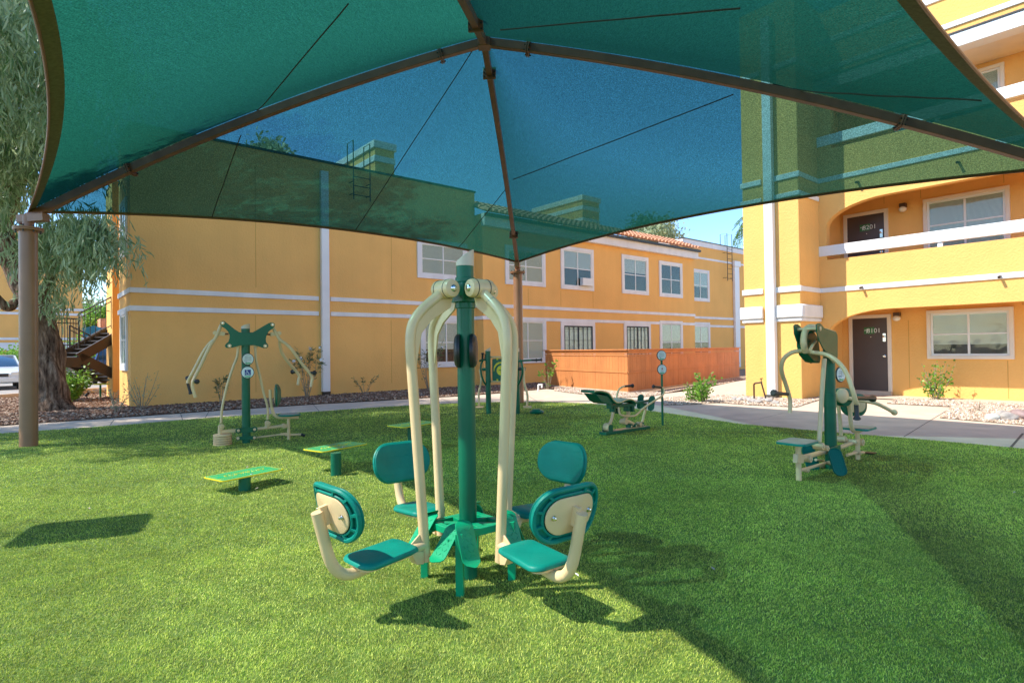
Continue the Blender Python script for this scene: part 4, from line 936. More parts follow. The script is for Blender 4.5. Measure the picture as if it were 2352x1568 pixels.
for q, (az, lab) in enumerate(((-131, ''), (-46, ''), (48, ''), (133, ''))):
    a = rad(az)+ROT; e = Vector((math.cos(a), math.sin(a), 0)); s = Vector((-math.sin(a), math.cos(a), 0))
    def L(rho, z, k=0): return W0+e*rho+Z*z+s*k
    # pivot drum at the hub
    m = MB(); m.lathe([(.030, -.082), (.050, -.076), (.056, -.062), (.056, .062), (.050, .076), (.030, .082)], L(.155, 1.765), s, 28); d = m.build('pivot_drum', M['beige'], t)
    m = MB(); m.lathe([(.0565, -.046), (.0575, -.0445), (.0575, -.042), (.0565, -.040)], L(.155, 1.765), s, 28); m.lathe([(.0565, .040), (.0575, .042), (.0575, .0445), (.0565, .046)], L(.155, 1.765), s, 28); m.build('seal_ring', M['black'], d)
    m = MB()
    for sg in (-1, 1): m.lathe([(.022, 0), (.021, .006), (.014, .012), (.002, .014)], L(.155, 1.765)+s*.081*sg, s*sg, 16)
    m.build('axle_bolt', M['steel'], d)
    # swing arm and gusset
    arm = MB(); arm.tube([L(.14, 1.77), L(.36, 1.615), L(.415, 1.50), L(.318, .19)], .0295, 20, fil=.13)
    ar = arm.build('swing_arm', M['beige_worn'] if q == 1 else M['beige'], t)
    m = MB(); gp = [(.10, 1.715), (.20, 1.70), (.36, 1.59), (.405, 1.50), (.392, 1.33), (.380, 1.30), (.368, 1.315), (.352, 1.40), (.330, 1.50), (.26, 1.575), (.12, 1.655)]
    m.prism(gp, W0-s*.006, e, Z, s*.012); m.build('gusset', M['beige'], ar, bevel=.003)
    # foot block at the arm bottom and low bow tube to the backrest
    m = MB(); m.tube([L(.325, .285), L(.62, .262), L(.88, .225), L(.975, .60)], .030, 20, fil=.17); m.build('seat_frame', M['beige'], ar)
    m = MB(); m.prism([(.35, .36), (.43, .30), (.35, .30)], W0-s*.006, e, Z, s*.012); m.prism([(.35, .26), (.44, .27), (.40, .195), (.35, .185)], W0-s*.03, e, Z, s*.06); m.build('bracket', M['beige'], ar, bevel=.004)
    # seat
    m = MB(); vs = []; fs = []; nx, ny = 18, 8
    out = []
    def seat_z(u): return .345-.030*u - .020*math.sin(u*math.pi)+ (-.03*max(0, (.2-u)/.2)**2)
    prof = [(-1, 0), ]
    # outline narrow in front, wide at rear, as rings of a rounded rectangle
    oo = rrect(.37, .26, .07, 6); rings = [(.001, 0), (.5, 0), (.86, .0), (.96, -.004), (1, -.016), (1, -.026), (.93, -.034), (.4, -.034), (.001, -.034)]
    for sc_, dz in rings:
        for x, y in oo:
            u = (x*sc_+.185)/.37; wk = 1.0+.10*math.sin(math.pi*min(max(u, 0), 1))*0 + .08*(u-.5)
            vs.append(L(.42+u*.37, seat_z(u)+dz, y*sc_*wk))
    N = len(oo)
    for i in range(len(rings)-1):
        for j in range(N): j2 = (j+1) % N; fs.append((i*N+j, i*N+j2, (i+1)*N+j2, (i+1)*N+j))
    m.add(vs, fs); st = m.build('seat', M['teal'], ar, ang=50)
    m = MB(); vs = []; oo = rrect(.33, .20, .05, 5)
    for dz in (-.035, -.048):
        for x, y in oo: u = (x+.185)/.37; vs.append(L(.42+u*.37, seat_z(u)+dz, y))
    N = len(oo); m.add(vs, [tuple(range(N)), tuple(range(N, 2*N))[::-1]]+[(i, (i+1) % N, N+(i+1) % N, N+i) for i in range(N)]); m.build('seat_plate', M['beige'], st)
    # backrest : concave oval pad with a hollow rim behind and a bolted plate
    tilt = rad(12); up = (Z*math.cos(tilt)+e*math.sin(tilt)).normalized(); fw = -(e*math.cos(tilt)-Z*math.sin(tilt)).normalized()
    c = L(.895, .585)
    m = MB(); pad_mesh(m, .44, .28, 7, .022, .045, c, s, up, fw, r=.13); bk = m.build('backrest', M['teal'], ar, ang=50)
    m = MB()
    for k in range(5):
        y = -.085+.042*k; hw_ = .19 if abs(y) < .06 else .17; m.tube([c+s*(hw_*j/8)+up*y+fw*(.0218+.045*(hw_*j/8/.22)**2) for j in range(-8, 9)], .0016, 4)
    m.build('pad_ribs', M['teal'], bk)
    m = MB()
    # rim
    ro = rrect(.44, .28, .13, 8); pts = [c+s*x*.965+up*y*.95+fw*(.045*(x*.965/.22)**2-.008) for x, y in ro]; pts.append(pts[0])
    ri = [c+s*x*.78+up*y*.74+fw*(.045*(x*.78/.22)**2-.010) for x, y in ro]; ri.append(ri[0])
    m.tube(pts, .014, 8); m.tube(ri, .008, 6)
    for k in range(0, len(ro), 4): m.bar(pts[k]-fw*.002, ri[k]-fw*.002, .014, .014, fw)
    m.build('rim', M['teal'], bk)
    m = MB(); pad_mesh(m, .325, .19, 7, .008, .045*(.325/.44)**2, c-fw*.022, s, up, fw, r=.093, edge=.003); pl = m.build('back_plate', M['beige'], bk)
    m = MB(); m.obox(c-fw*.040, s*.012, up*.05, fw*.02); m.build('hinge_tab', M['beige'], bk)
    for k in (-.12, .12):
        m = MB(); m.lathe([(.014, 0), (.014, .003), (.008, .004), (.0085, .014), (.002, .018)], c+s*k-fw*(.022-.045*(k/.22)**2), -fw, 12); m.build('bolt', M['steel'], bk)
    # foot plates
    for sg in (-1, 1):
        tp = rad([38, 20, 26, 26][q]); upv = (Z*math.cos(tp)-e*math.sin(tp)).normalized(); nv = (e*math.cos(tp)+Z*math.sin(tp)).normalized(); c2 = L(.25 if q == 0 and sg > 0 else .225, .305, sg*(.11 if q == 0 and sg > 0 else .16))
        m = MB(); ol = rrect(.098, .27, .047, 8); WD = .058; vs = []; fs = []; nn = len(ol)
        def bend(y): return .035*max(0, (abs(y)-.085)/.05)**1.5*(1 if y > 0 else .9)
        for th in (0, .006):
            for x, y in ol: vs.append(c2+s*x+upv*y+nv*(th+bend(y)*-1 if y > 0 else th+bend(y)))
        # strips across for a bent plate
        vs = []; rows = 14
        for th in (0, .006):
            for i in range(rows+1):
                y = -.135+.27*i/rows; yy = abs(y); hw = WD if yy < .088 else WD*math.sqrt(max(1-((yy-.088)/.047)**2, 0.02))
                for x in (-hw, hw): vs.append(c2+s*x+upv*y+nv*(th+(bend(y) if y < 0 else -bend(y))))
        K = 2*(rows+1)
        for i in range(rows):
            fs += [(2*i, 2*i+1, 2*i+3, 2*i+2), (K+2*i+2, K+2*i+3, K+2*i+1, K+2*i), (2*i, 2*i+2, K+2*i+2, K+2*i), (2*i+3, 2*i+1, K+2*i+1, K+2*i+3)]
        fs += [(0, K, K+1, 1), (2*rows, 2*rows+1, K+2*rows+1, K+2*rows)]
        m.add(vs, fs)
        fp = m.build('foot_plate', M['lgreen'], t, ang=30)
        m = MB()
        for i in range(6):
            for j in range(3):
                x, y = -.030+.030*j, -.075+.030*i; g_ = .7 if (i+j) % 2 else -.7; dd = s*math.cos(g_)+upv*math.sin(g_)
                m.obox(c2+s*x+upv*y+nv*.0068, dd*.010, nv.cross(dd)*.0022, nv*.0016)
        m.build('tread', M['lgreen'], fp)
        m = MB(); m.bar(c2-nv*.002, L(.13, .31, sg*.165), .042, .042); m.build('plate_bracket', M['lgreen'], fp, bevel=.003)
    m = MB(); m.bar(L(.155, .33, -.19), L(.155, .33, .19), .042, .042); m.build('cross_bar', M['lgreen'], t, bevel=.003)
    m = MB(); m.bar(L(.04, .331), L(.134, .331), .05, .04); m.build('strut', M['lgreen'], t, bevel=.003)
    # legs stand between the seats
    a2 = ROT+rad([-91, -5, 89, 182][q]); e2 = Vector((math.cos(a2), math.sin(a2), 0)); x2 = Vector((-math.sin(a2), math.cos(a2), 0))
    m = MB(); m.obox(W0+e2*.27+Z*.165, e2*.022, x2*.022, Z*.195); m.build('leg', M['lgreen'], t, bevel=.003)
    m = MB(); m.bar(W0+e2*.05+Z*.325, W0+e2*.248+Z*.325, .04, .038); m.build('strut', M['lgreen'], t, bevel=.003)
    # rubber stop pads on the pole
    m = MB(); ol = 24; vs = []; fs = []
    rings = [(.25, .030), (.55, .029), (.82, .025), (1, .014), (1.0, 0), (.3, 0)]
    sgx = 1 if e.x > 0 else -1; e_ = Vector((sgx*.998, -.05 if e.y < 0 else .05, 0)); s_v = Vector((-e_.y, e_.x, 0)); c3 = W0+Vector((sgx*.034, -.040 if e.y < 0 else .040, 1.395))
    for sc_, dz in rings:
        for k in range(ol): an = 2*math.pi*k/ol; vs.append(c3+s_v*math.cos(an)*.085*sc_+Z*math.sin(an)*.103*sc_+e_*dz*1.25)
    for i in range(len(rings)-1):
        for k in range(ol): k2 = (k+1) % ol; fs.append((i*ol+k, i*ol+k2, (i+1)*ol+k2, (i+1)*ol+k))
    fs.append(tuple(range(ol))); m.add(vs, fs); m.build('rubber_stop', M['black'], t)
# ---------------------------------------------------------------- helper for machines seen across the lawn
class Proj:
    """turns picture pixels into points on a vertical plane through two ground points"""
    def __init__(s, g0, g1, cvt):
        s.o = Vector((g0.x, g0.y, 0)); s.d = nrm(Vector((g1.x-g0.x, g1.y-g0.y, 0))); s.n = Vector((-s.d.y, s.d.x, 0))
        if s.n.y < 0: s.n = -s.n
        s.c = cvt
    def __call__(s, x, y, k=0.0):      # k metres behind the plane
        px, py = s.c(x, y); d = ray(px, py); o = s.o+s.n*k; t = (o-CAM).dot(s.n)/d.dot(s.n); return CAM+d*t
def grip(mb, p, q, r=.021, flare=.034):
    p, q = Vector(p), Vector(q); d = nrm(q-p); L_ = (q-p).length; mb.lathe([(r, 0), (r*1.02, L_*.75), (flare, L_*.88), (flare*1.02, L_*.95), (flare*.7, L_)], p, d, 16)
def disc_sign(parent, c, nrml, r, kind, sq=1.0):
    nrml = nrm(Vector(nrml)); up = Vector((0, 0, 1)); x = up.cross(nrml).normalized(); up = nrml.cross(x)
    m = MB(); m.lathe([(r*1.12, -.012), (r*1.12, .0), (r*1.02, .002)], c, nrml, 32); d = m.build('sign', M['black'], parent)
    m = MB(); m.lathe([(r*1.0, .002), (r*1.0, .0045)], c, nrml, 32); m.build('sign_face', M['wprint'], d)
    m = MB(); o = Vector(c)+nrml*.0065
    def rect(cx, cy, w, h): m.obox(o+x*cx*r+up*cy*r, x*w*r/2, up*h*r/2, nrml*.0012)
    m.mi = 1
    rect(0, -.82, .8, .14); rect(0, -.68, 1.1, .10); m.mi = 2; rect(0, .78, .62, .07)
    if kind == 'access':
        m.mi = 3; rect(.03, -.0, 1.0, 1.0); o = o+nrml*.002; m.mi = 4
        m.lathe([(.075*r, 0), (.075*r, .001)], o+x*(-.10*r)+up*.36*r, nrml, 12)
        pts = [(-.10, .27), (-.08, -.02), (.14, -.02), (.24, -.30), (.36, -.26)]
        for a, b in zip(pts[:-1], pts[1:]): m.bar(o+x*a[0]*r+up*a[1]*r, o+x*b[0]*r+up*b[1]*r, .002, .075*r, nrml.cross(nrm(x*(b[0]-a[0])+up*(b[1]-a[1]))))
        m.bar(o+x*-.09*r+up*.14*r, o+x*.10*r+up*.14*r, .002, .06*r, up)
        arc = [(-.02+.27*math.cos(an), -.16+.25*math.sin(an)) for an in np.linspace(rad(125), rad(340), 12)]
        for a, b in zip(arc[:-1], arc[1:]): m.bar(o+x*a[0]*r+up*a[1]*r, o+x*b[0]*r+up*b[1]*r, .002, .06*r, nrml.cross(nrm(x*(b[0]-a[0])+up*(b[1]-a[1]))))
    elif kind == 'people':
        m.mi = 5; rect(-.09, .12, .12, .34); rect(.10, .12, .12, .34); m.mi = 2
        for sx_ in (-.09, .10): m.lathe([(.06*r, 0), (.06*r, .001)], o+x*sx_*r+up*.37*r, nrml, 10)
        for an in np.linspace(0, 2*math.pi, 25)[:-1]:
            q = o+x*.01*r+up*.1*r; m.obox(q+x*.48*r*math.cos(an)+up*.48*r*math.sin(an), x*.02*r, up*.02*r, nrml*.001)
        for i in range(3): rect(0, -.28-.1*i, .7-.1*i, .04)
    else:
        m.mi = 2
        for i in range(5): rect(-.33, .55-.13*i, .52, .045)
        for i in range(6): rect(.36, .45-.14*i, .5, .04)
        rect(.02, .05, .02, 1.0); m.mi = 3
        for sx_ in (-.6, -.4, -.2): rect(sx_, -.25, .06, .2)
        rect(-.35, -.55, .12, .12)
    m.build('print', [M['gprint'], M['gprint'], M['print'], M['navy'], M['wprint'], M['rprint']], d, smooth=False)
    return d
# ---------------------------------------------------------------- chest press / pull down pair on the left
c2_ = zc(420, 730, 4.753)
p2 = Proj(G(*c2_(448, 1500)), G(*c2_(1218, 1436)), c2_)
base = G(*c2_(748, 1466)); t = thing('pull_down_machine', 'tall green and beige pull down machine with butterfly plate and wheelchair sign on the left', 'exercise machine', (base.x, base.y, 0))
kb_ = (base-p2.o).dot(p2.n)
def K(x, y, k=0.0): return p2(x, y, k+kb_)
m = MB(); top = K(758, 190); m.lathe([(.062, -.05), (.062, top.z)], (base.x, base.y, 0), Z, 28); m.build('pole', M['green'], t)
m = MB(); vs = []; fs = []
for k in range(24): a = 2*math.pi*k/24; x, y = .063*math.cos(a), .063*math.sin(a); vs += [(base.x+x, base.y+y, top.z-.002), (base.x+x, base.y+y, top.z+.05+.025*x/.063)]
for k in range(24): k2 = (k+1) % 24; fs.append((2*k, 2*k2, 2*k2+1, 2*k+1))
fs += [tuple(2*k+1 for k in range(24)), tuple(2*k for k in range(24))[::-1]]; m.add(vs, fs); m.build('slanted_cap', M['capgrey'], t)
bf = [(452, 132), (462, 112), (482, 103), (506, 108), (560, 150), (620, 198), (665, 226), (710, 238), (800, 240), (850, 215), (920, 172), (1000, 126), (1028, 120), (1052, 124), (1068, 142), (1064, 166), (1040, 190), (1000, 220), (976, 255), (966, 300), (968, 340), (990, 368), (992, 392), (972, 408), (940, 407), (890, 390), (850, 378), (800, 372), (710, 376), (660, 382), (610, 398), (555, 408), (520, 402), (508, 380), (520, 358), (548, 335), (560, 300), (562, 262), (545, 225), (515, 190), (480, 170)]
for kk in (-.085, .07):
    m = MB(); a = [K(x, y, kk) for x, y in bf]; n = len(bf); m.add(a+[v+p2.n*.012 for v in a], [tuple(range(n))[::-1], tuple(range(n, 2*n))]+[(i, (i+1) % n, n+(i+1) % n, n+i) for i in range(n)])
    m.build('butterfly_plate', M['green'], t, bevel=.002)
m = MB(); m.obox(K(752, 305), p2.d*.075, p2.n*.07, Z*.10); m.build('hub_block', M['green'], t)
for x, y in ((483, 128), (1040, 146), (561, 381), (959, 383)):
    m = MB(); m.lathe([(.028, 0), (.028, .004), (.02, .007)], K(x, y, -.085), -p2.n, 16); m.cyl(K(x, y, -.08), K(x, y, .08), .014); m.build('pivot_bolt', M['beige'], t)
    m = MB(); m.lathe([(.010, .007), (.008, .012)], K(x, y, -.085), -p2.n, 8); m.build('nut', M['steel'], t)
r_ = .0215
for nm, segs in (('pull_arm', [[(465, 150), (430, 240), (390, 318), (335, 400), (235, 610), (165, 750), (150, 815), (160, 880), (182, 955)], [(385, 320), (345, 350), (270, 450), (150, 680), (105, 760), (95, 800)]]),
                 ('pull_arm', [[(1045, 180), (1080, 240), (1125, 315), (1190, 360), (1260, 430), (1360, 570), (1450, 680), (1480, 730), (1478, 780), (1468, 838)], [(1120, 310), (1125, 380), (1150, 470), (1230, 580), (1330, 700), (1332, 760), (1325, 818)]])):
    m = MB()
    for i, s_ in enumerate(segs): m.tube([K(x, y, .0 if i == 0 else .0+.28*min(j/3, 1)) for j, (x, y) in enumerate(s_)], [r_]*1+[r_*.8], 12, sm=0) if False else m.tube(smooth_path([K(x, y, (-.10 if i == 0 else .16)*min(j/4, 1)) for j, (x, y) in enumerate(s_)], 4), r_*1.1, 12)
    m.build(nm, M['beige'], t)
for a, b, bend in (((402, 238), (510, 250), -1), ((1115, 240), (1015, 255), 1)):
    m = MB(); m.bar(K(*a), K(*b), .045, .06); m.cyl(K(*a, -.04), K(*a, .04), .034); m.build('link', M['beige'], t, bevel=.004)
    m = MB(); m.tube([K(*b), K(b[0]-bend*40, b[1]-2)], .014, 8); m.build('link_rod', M['brown'], t)
m = MB(); q = K(195, 775, -.10); grip(m, q+p2.n*.02, q-p2.n*.14, .019, .036); m.build('handle', M['black'], t)
m = MB(); q = K(98, 745, .16); grip(m, q, q+p2.n*.13, .019, .036); m.build('handle', M['black'], t)
m = MB(); grip(m, K(96, 800, .16), K(128, 920, .16), .020, .027); m.build('handle', M['black'], t)
m = MB(); q = K(1462, 680, -.10); m.tube([q, K(1490, 680, -.12)], .018); q = K(1490, 680, -.12); grip(m, q+p2.n*.02, q-p2.n*.13, .019, .038); m.build('handle', M['black'], t)
m = MB(); q = K(1290, 672, .16); grip(m, q, q+p2.n*.13-p2.d*.02, .019, .036); m.build('handle', M['black'], t)
for s_ in ([(655, 395), (652, 450), (640, 520), (600, 620), (540, 800), (500, 960), (475, 1100), (466, 1240)], [(850, 395), (852, 470), (860, 560), (900, 720), (945, 920), (975, 1020), (988, 1110), (985, 1200)]):
    m = MB(); m.tube(smooth_path([K(x, y) for x, y in s_], 4), .0185, 12); m.cyl(K(s_[0][0], s_[0][1]-12), K(s_[0][0], s_[0][1]+12), .028); m.build('push_rod', M['beige'], t)
def knuckle(pt, w=.036, l=.05, nm='joint'):
    m = MB(); m.lathe([(w, -l), (w, l)], pt, p2.n, 18); m.lathe([(w*.4, -l-.01), (w*.5, -l)], pt, p2.n, 10); return m.build(nm, M['beige'], t, bevel=.004)
knuckle(K(470, 1280), .040); knuckle(K(985, 1243), .040); knuckle(K(1165, 1272), .036)
m = MB(); m.tube([K(456, 1270), K(452, 1400)], .030); m.bar(K(440, 1335), K(640, 1323), .045, .045); m.prism([(0, 0), (1, 0), (0, 1)], K(530, 1372, -.01), K(470, 1378)-K(530, 1372), K(628, 1350)-K(530, 1372), p2.n*.02); m.build('weight_arm', M['beige'], t)
m = MB(); m.tube([K(985, 1250), K(975, 1290)], .034); m.tube([K(845, 1310), K(1160, 1272)], .024); m.bar(K(1150, 1272), K(1215, 1268), .04, .05); m.build('seat_arm', M['beige'], t)
m = MB(); m.tube([K(840, 1404), K(1140, 1366)], .013); m.bar(K(1130, 1366), K(1200, 1360), .03, .035); m.build('tie_rod', M['beige'], t)
for (x0, y0, x1, y1) in ((660, 1325, 840, 1311), (655, 1410, 838, 1403)):
    for kk in (-.06, .045):
        m = MB(); m.bar(K(x0, y0, kk), K(x1, y1, kk), .012, .075 if y0 < 1400 else .055, Z)
        for x, y in ((x0, y0), (x1, y1)): m.lathe([(.042 if y0 < 1400 else .03, -.006), (.042 if y0 < 1400 else .03, .006)], K(x, y, kk), p2.n, 16)
        m.build('pivot_bracket', M['green'], t, bevel=.002)
    m = MB()
    for x, y in ((x0, y0), (x1, y1)): m.lathe([(.022, 0), (.022, .004), (.012, .008)], K(x, y, -.067), -p2.n, 12)
    m.build('pivot_bolt', M['beige'], t)
ws = p2(448, 1505); ws.z = 0
for k in range(5):
    m = MB(); m.lathe([(.12, 0), (.132, .006), (.132, .026), (.12, .032)], (ws.x, ws.y+.10, .004+.034*k), Z, 32); m.build('weight_disc', M['beige'], t)
q = K(1218, 1175); fz = K(1218, 1436)
m = MB(); m.tube([q, (q.x, q.y, 0)], .024); m.build('seat_post', M['beige'], t)
m = MB(); m.tube([K(1180, 1372), K(1370, 1368)], .018); m.build('foot_bar', M['beige'], t)
m = MB(); grip(m, K(1355, 1368), K(1400, 1380), .022, .026); m.build('foot_cap', M['black'], t)
m = MB(); m.lathe([(.12, 0), (.168, .006), (.172, .02), (.165, .028)], K(1228, 1160), Z, 28, sx=1); st = m.build('seat', M['teal'], t)
m = MB(); m.lathe([(.155, .0285), (.15, .033)], K(1228, 1160), Z, 28); m.build('seat_top', M['sand'], st)
m = MB(); m.tube([K(1015, 870), K(1015, 960), K(1040, 1120), K(1085, 1180), K(1330, 1178)], .024, 12, fil=.08); m.build('seat_frame', M['beige'], t)
m = MB(); bc = K(1072, 932); fwv = (p2.d*.95-p2.n*.3).normalized(); sv = Z.cross(fwv).normalized(); pad_mesh(m, .33, .36, 7, .025, .04, bc, sv, Z, fwv, r=.14); bk = m.build('backrest', M['green'], t)
m = MB(); pad_mesh(m, .2, .25, 7, .01, .02, bc-fwv*.018, sv, Z, fwv, r=.09, edge=.003); m.build('back_plate', M['beige'], bk)
nv = -p2.n
disc_sign(t, K(765, 530, -.10), (CAM-K(765, 530)).normalized()+Vector((.5, 0, 0)), .082, 'text')
disc_sign(t, K(762, 677, -.10), (CAM-K(762, 677)).normalized(), .085, 'access')
# ---------------------------------------------------------------- step platforms
M['platgreen'] = mat('platform_green', (.0, .36, .13), .42, var=.1, vscale=6)
def step(px, py, corners, h, label, dome=False):
    b = G(px, py); t = thing('step_platform', label, 'step platform', (b.x, b.y, 0), group='low step platforms in a row')
    cs = [G(*c, h) for c in corners]; ctr = sum(cs, Vector())/4; ex = nrm((cs[1]-cs[0])+(cs[2]-cs[3])); ex.z = 0; ex.normalize(); ey = Vector((-ex.y, ex.x, 0))
    Lx = ((cs[1]-cs[0]).length+(cs[2]-cs[3]).length)/2; Ly = abs(((cs[3]-cs[0])+(cs[2]-cs[1])).dot(ey))/2
    print('step', Lx, Ly, ex)
    Lx, Ly = .68, .38
    ctr = Vector((ctr.x, ctr.y, h))
    m = MB(); m.lathe([(.058, -.05), (.058, h-.012)], (b.x, b.y, 0), Z, 28); m.build('post', M['green'], t)
    m = MB(); m.prism(rrect(Lx, Ly, .045, 6), ctr-Z*.012, ex, ey, Z*.0105); m.build('plate_edge', M['yellow'], t)
    m = MB(); m.prism(rrect(Lx-.018, Ly-.018, .040, 6), ctr-Z*.006, ex, ey, Z*.006); top = m.build('top_plate', M['platgreen'], t)
    m = MB(); m.prism([(-.24, -.0), (.24, 0), (.06, -.05), (-.06, -.05)], Vector((ctr.x, ctr.y, h-.010))-ey*.015, ex, Z, ey*.03); m.build('rib', M['green'], t)
    m = MB()
    ol = rrect(Lx-.05, Ly-.05, .03, 5); ol2 = [(x*(1-.012), y*(1-.03)) for x, y in ol]; n = len(ol)
    m.add([ctr+ex*x+ey*y+Z*.0012 for x, y in ol]+[ctr+ex*x+ey*y+Z*.0012 for x, y in ol2], [(i, (i+1) % n, n+(i+1) % n, n+i) for i in range(n)])
    # raised anti slip pattern of short yellow strokes
    for i in range(-13, 14):
        for j in range(-4, 5):
            if abs(j) <= 1 or abs(j) > 3: continue
            x, y = i*.0235, j*.030; g_ = .6 if (i+j) % 2 else -.6; d = ex*math.cos(g_)+ey*math.sin(g_); m.obox(ctr+ex*x+ey*y+Z*.001, d*.0075, Z.cross(d)*.0016, Z*.001)
    # a free lettering-like band in the middle
    for k in range(9):
        x = -.20+k*.05; rr = .018
        pts = [ctr+ex*(x+rr*math.cos(a_))+ey*(rr*1.2*math.sin(a_))+Z*.002 for a_ in np.linspace(rad(40+k*70), rad(300+k*70), 7)]; m.tube(pts, .0028, 5)
    m.build('pattern', M['yellow'], top, smooth=False)
    m = MB(); m.lathe([(.011, 0), (.009, .005)], ctr-ey*.13+Z*.0, Z, 10); m.build('bolt', M['steel'], t)
    return t
step(562, 1127, [(515, 1106), (642, 1081), (603, 1066), (478, 1090)], .155, 'lowest and nearest of the three green step platforms, in full sun')
step(772, 1092, [(738, 1040), (842, 1020), (803, 1010), (697, 1028)], .27, 'middle green step platform, half in the canopy shadow')
step(946, 1030, [(925, 983), (1011, 970), (970, 963), (884, 975)], .36, 'tallest and farthest green step platform, behind the beige swing arms')
# ---------------------------------------------------------------- air walker pair with yellow emblem panel, at the back
c3_ = zc(1080, 780, 7.84)
p3 = Proj(G(*c3_(512, 1485)), G(*c3_(1040, 1500)), c3_)
b = G(*c3_(512, 1487)); t = thing('air_walker_machine', 'green twin post walker machine with yellow emblem panel at the back by the brown post', 'exercise machine', (b.x, b.y, 0))
for x, y0 in ((512, 330), (1040, 345)):
    g0 = G(*c3_(x, 1490)); zt = p3(x-8, y0).z
    m = MB(); m.lathe([(.058, -.05), (.058, zt)], (g0.x, g0.y, 0), Z, 24); po = m.build('post', M['green'], t)
    m = MB(); vs = []; fs = []
    for k in range(20): a = 2*math.pi*k/20; xx, yy = .059*math.cos(a), .059*math.sin(a); vs += [(g0.x+xx, g0.y+yy, zt-.002), (g0.x+xx, g0.y+yy, zt+.045+.035*xx/.059)]
    for k in range(20): k2 = (k+1) % 20; fs.append((2*k, 2*k2, 2*k2+1, 2*k+1))
    fs += [tuple(2*k+1 for k in range(20)), tuple(2*k for k in range(20))[::-1]]; m.add(vs, fs); m.build('slanted_cap', M['capgrey'], po)
m = MB(); m.tube([p3(545, 445), p3(1000, 440)], .018, 10); m.build('panel_rail', M['beige'], t); m = MB(); m.tube([p3(555, 890), p3(1000, 890)], .018, 10); m.build('panel_rail', M['beige'], t)
a, b_ = p3(580, 880, -.02), p3(965, 470, -.02); ex = nrm(Vector((b_.x-a.x, b_.y-a.y, 0))); w_ = (Vector((b_.x-a.x, b_.y-a.y, 0))).length; h_ = b_.z-a.z; pc = (a+b_)/2
m = MB(); m.prism(rrect(w_, h_, .03, 4), pc, ex, Z, -p3.n*-.012); pn = m.build('info_panel', M['green'], t)
m = MB(); fr_ = -p3.n; o = pc+fr_*.003
ec = p3(742, 690, -.026); m.lathe([(.105, 0), (.105, .003)], ec, fr_, 28)
for a_ in np.linspace(rad(60), rad(185), 16)[:-1]:
    q0 = ec+ex*.16*math.cos(a_)*1.05+Z*.17*math.sin(a_); a1_ = a_+rad(8.6); q1 = ec+ex*.16*math.cos(a1_)*1.05+Z*.17*math.sin(a1_); wdt = .035*math.sin((a_-rad(60))/rad(125)*math.pi)+.004
    m.bar(q0, q1, .003, wdt, fr_.cross(q1-q0))
m.mi = 1; m.obox(ec+fr_*.004+Z*.01, ex*.055, Z*.008, fr_*.001); m.obox(ec+fr_*.004-Z*.015, ex*.006, Z*.025, fr_*.001)
m.build('emblem', [M['yellow'], M['green']], pn, smooth=False)
m = MB()
for x, y in ((672, 478), (672, 862), (900, 478), (900, 862)): m.obox(p3(x, y, -.03), ex*.018, Z*.02, p3.n*.004)
m.build('clips', M['yellow'], pn, smooth=False)
def tb(pts, r, nm, mt, sm=4, k=0.0):
    m = MB(); m.tube(smooth_path([p3(x, y, kk if len(q) > 2 else k) for q in pts for x, y, kk in [(q[0], q[1], q[2] if len(q) > 2 else k)]], sm), r, 12); return m.build(nm, M[mt], t)
tb([(350, 515, -.25), (400, 495, -.12), (520, 497, 0)], .02, 'handle_bar', 'green'); tb([(405, 505, -.12), (370, 600, -.2), (378, 760, -.2), (425, 900, -.15), (490, 990, 0)], .02, 'curved_bar', 'green')
tb([(1040, 520, 0), (1200, 505, -.1), (1330, 500, -.15)], .02, 'handle_bar', 'green'); tb([(1100, 500, 0), (1128, 600, -.15), (1130, 740, -.15), (1095, 870, -.1), (1030, 990, 0)], .02, 'curved_bar', 'green')
m = MB(); grip(m, p3(400, 495, -.12), p3(402, 365, -.12), .024, .036); m.build('grip', M['black'], t); m = MB(); grip(m, p3(1300, 500, -.15), p3(1400, 498, -.16), .022, .036); grip(m, p3(1400, 498, -.16), p3(1490, 492, -.18), .022, .036); m.build('grip', M['black'], t)
m = MB(); grip(m, p3(450, 480, .1), p3(455, 385, .1), .024, .03); m.build('grip', M['black'], t)
tb([(400, 670, 0), (480, 668, 0)], .034, 'axle', 'green', 1); tb([(1060, 660, 0), (1185, 662, 0)], .034, 'axle', 'black', 1)
tb([(345, 670, -.1), (365, 780, -.1), (372, 900, -.1), (335, 1080, -.1), (330, 1200, -.1), (338, 1350, -.1)], .022, 'swing_leg', 'beige'); tb([(1160, 640, -.1), (1160, 860, -.1), (1185, 990, -.1), (1222, 1130, -.1), (1225, 1250, -.1), (1215, 1345, -.1)], .024, 'swing_leg', 'beige')
for x in (340, 1215):
    q = p3(x, 1358, -.1); m = MB(); m.obox(q+Vector((.01, 0, 0)), (.085, 0, 0), (0, .13, 0), Z*.012); m.build('foot_pedal', M['beige'], t, bevel=.004)
m = MB(); q = p3(1392, 1330, .2); m.lathe([(.06, .02), (.145, .03), (.16, .055), (.145, .08), (.10, .10), (.095, .12)], (q.x, q.y, -.01), Z, 28); m.build('twist_disc', M['green'], t)
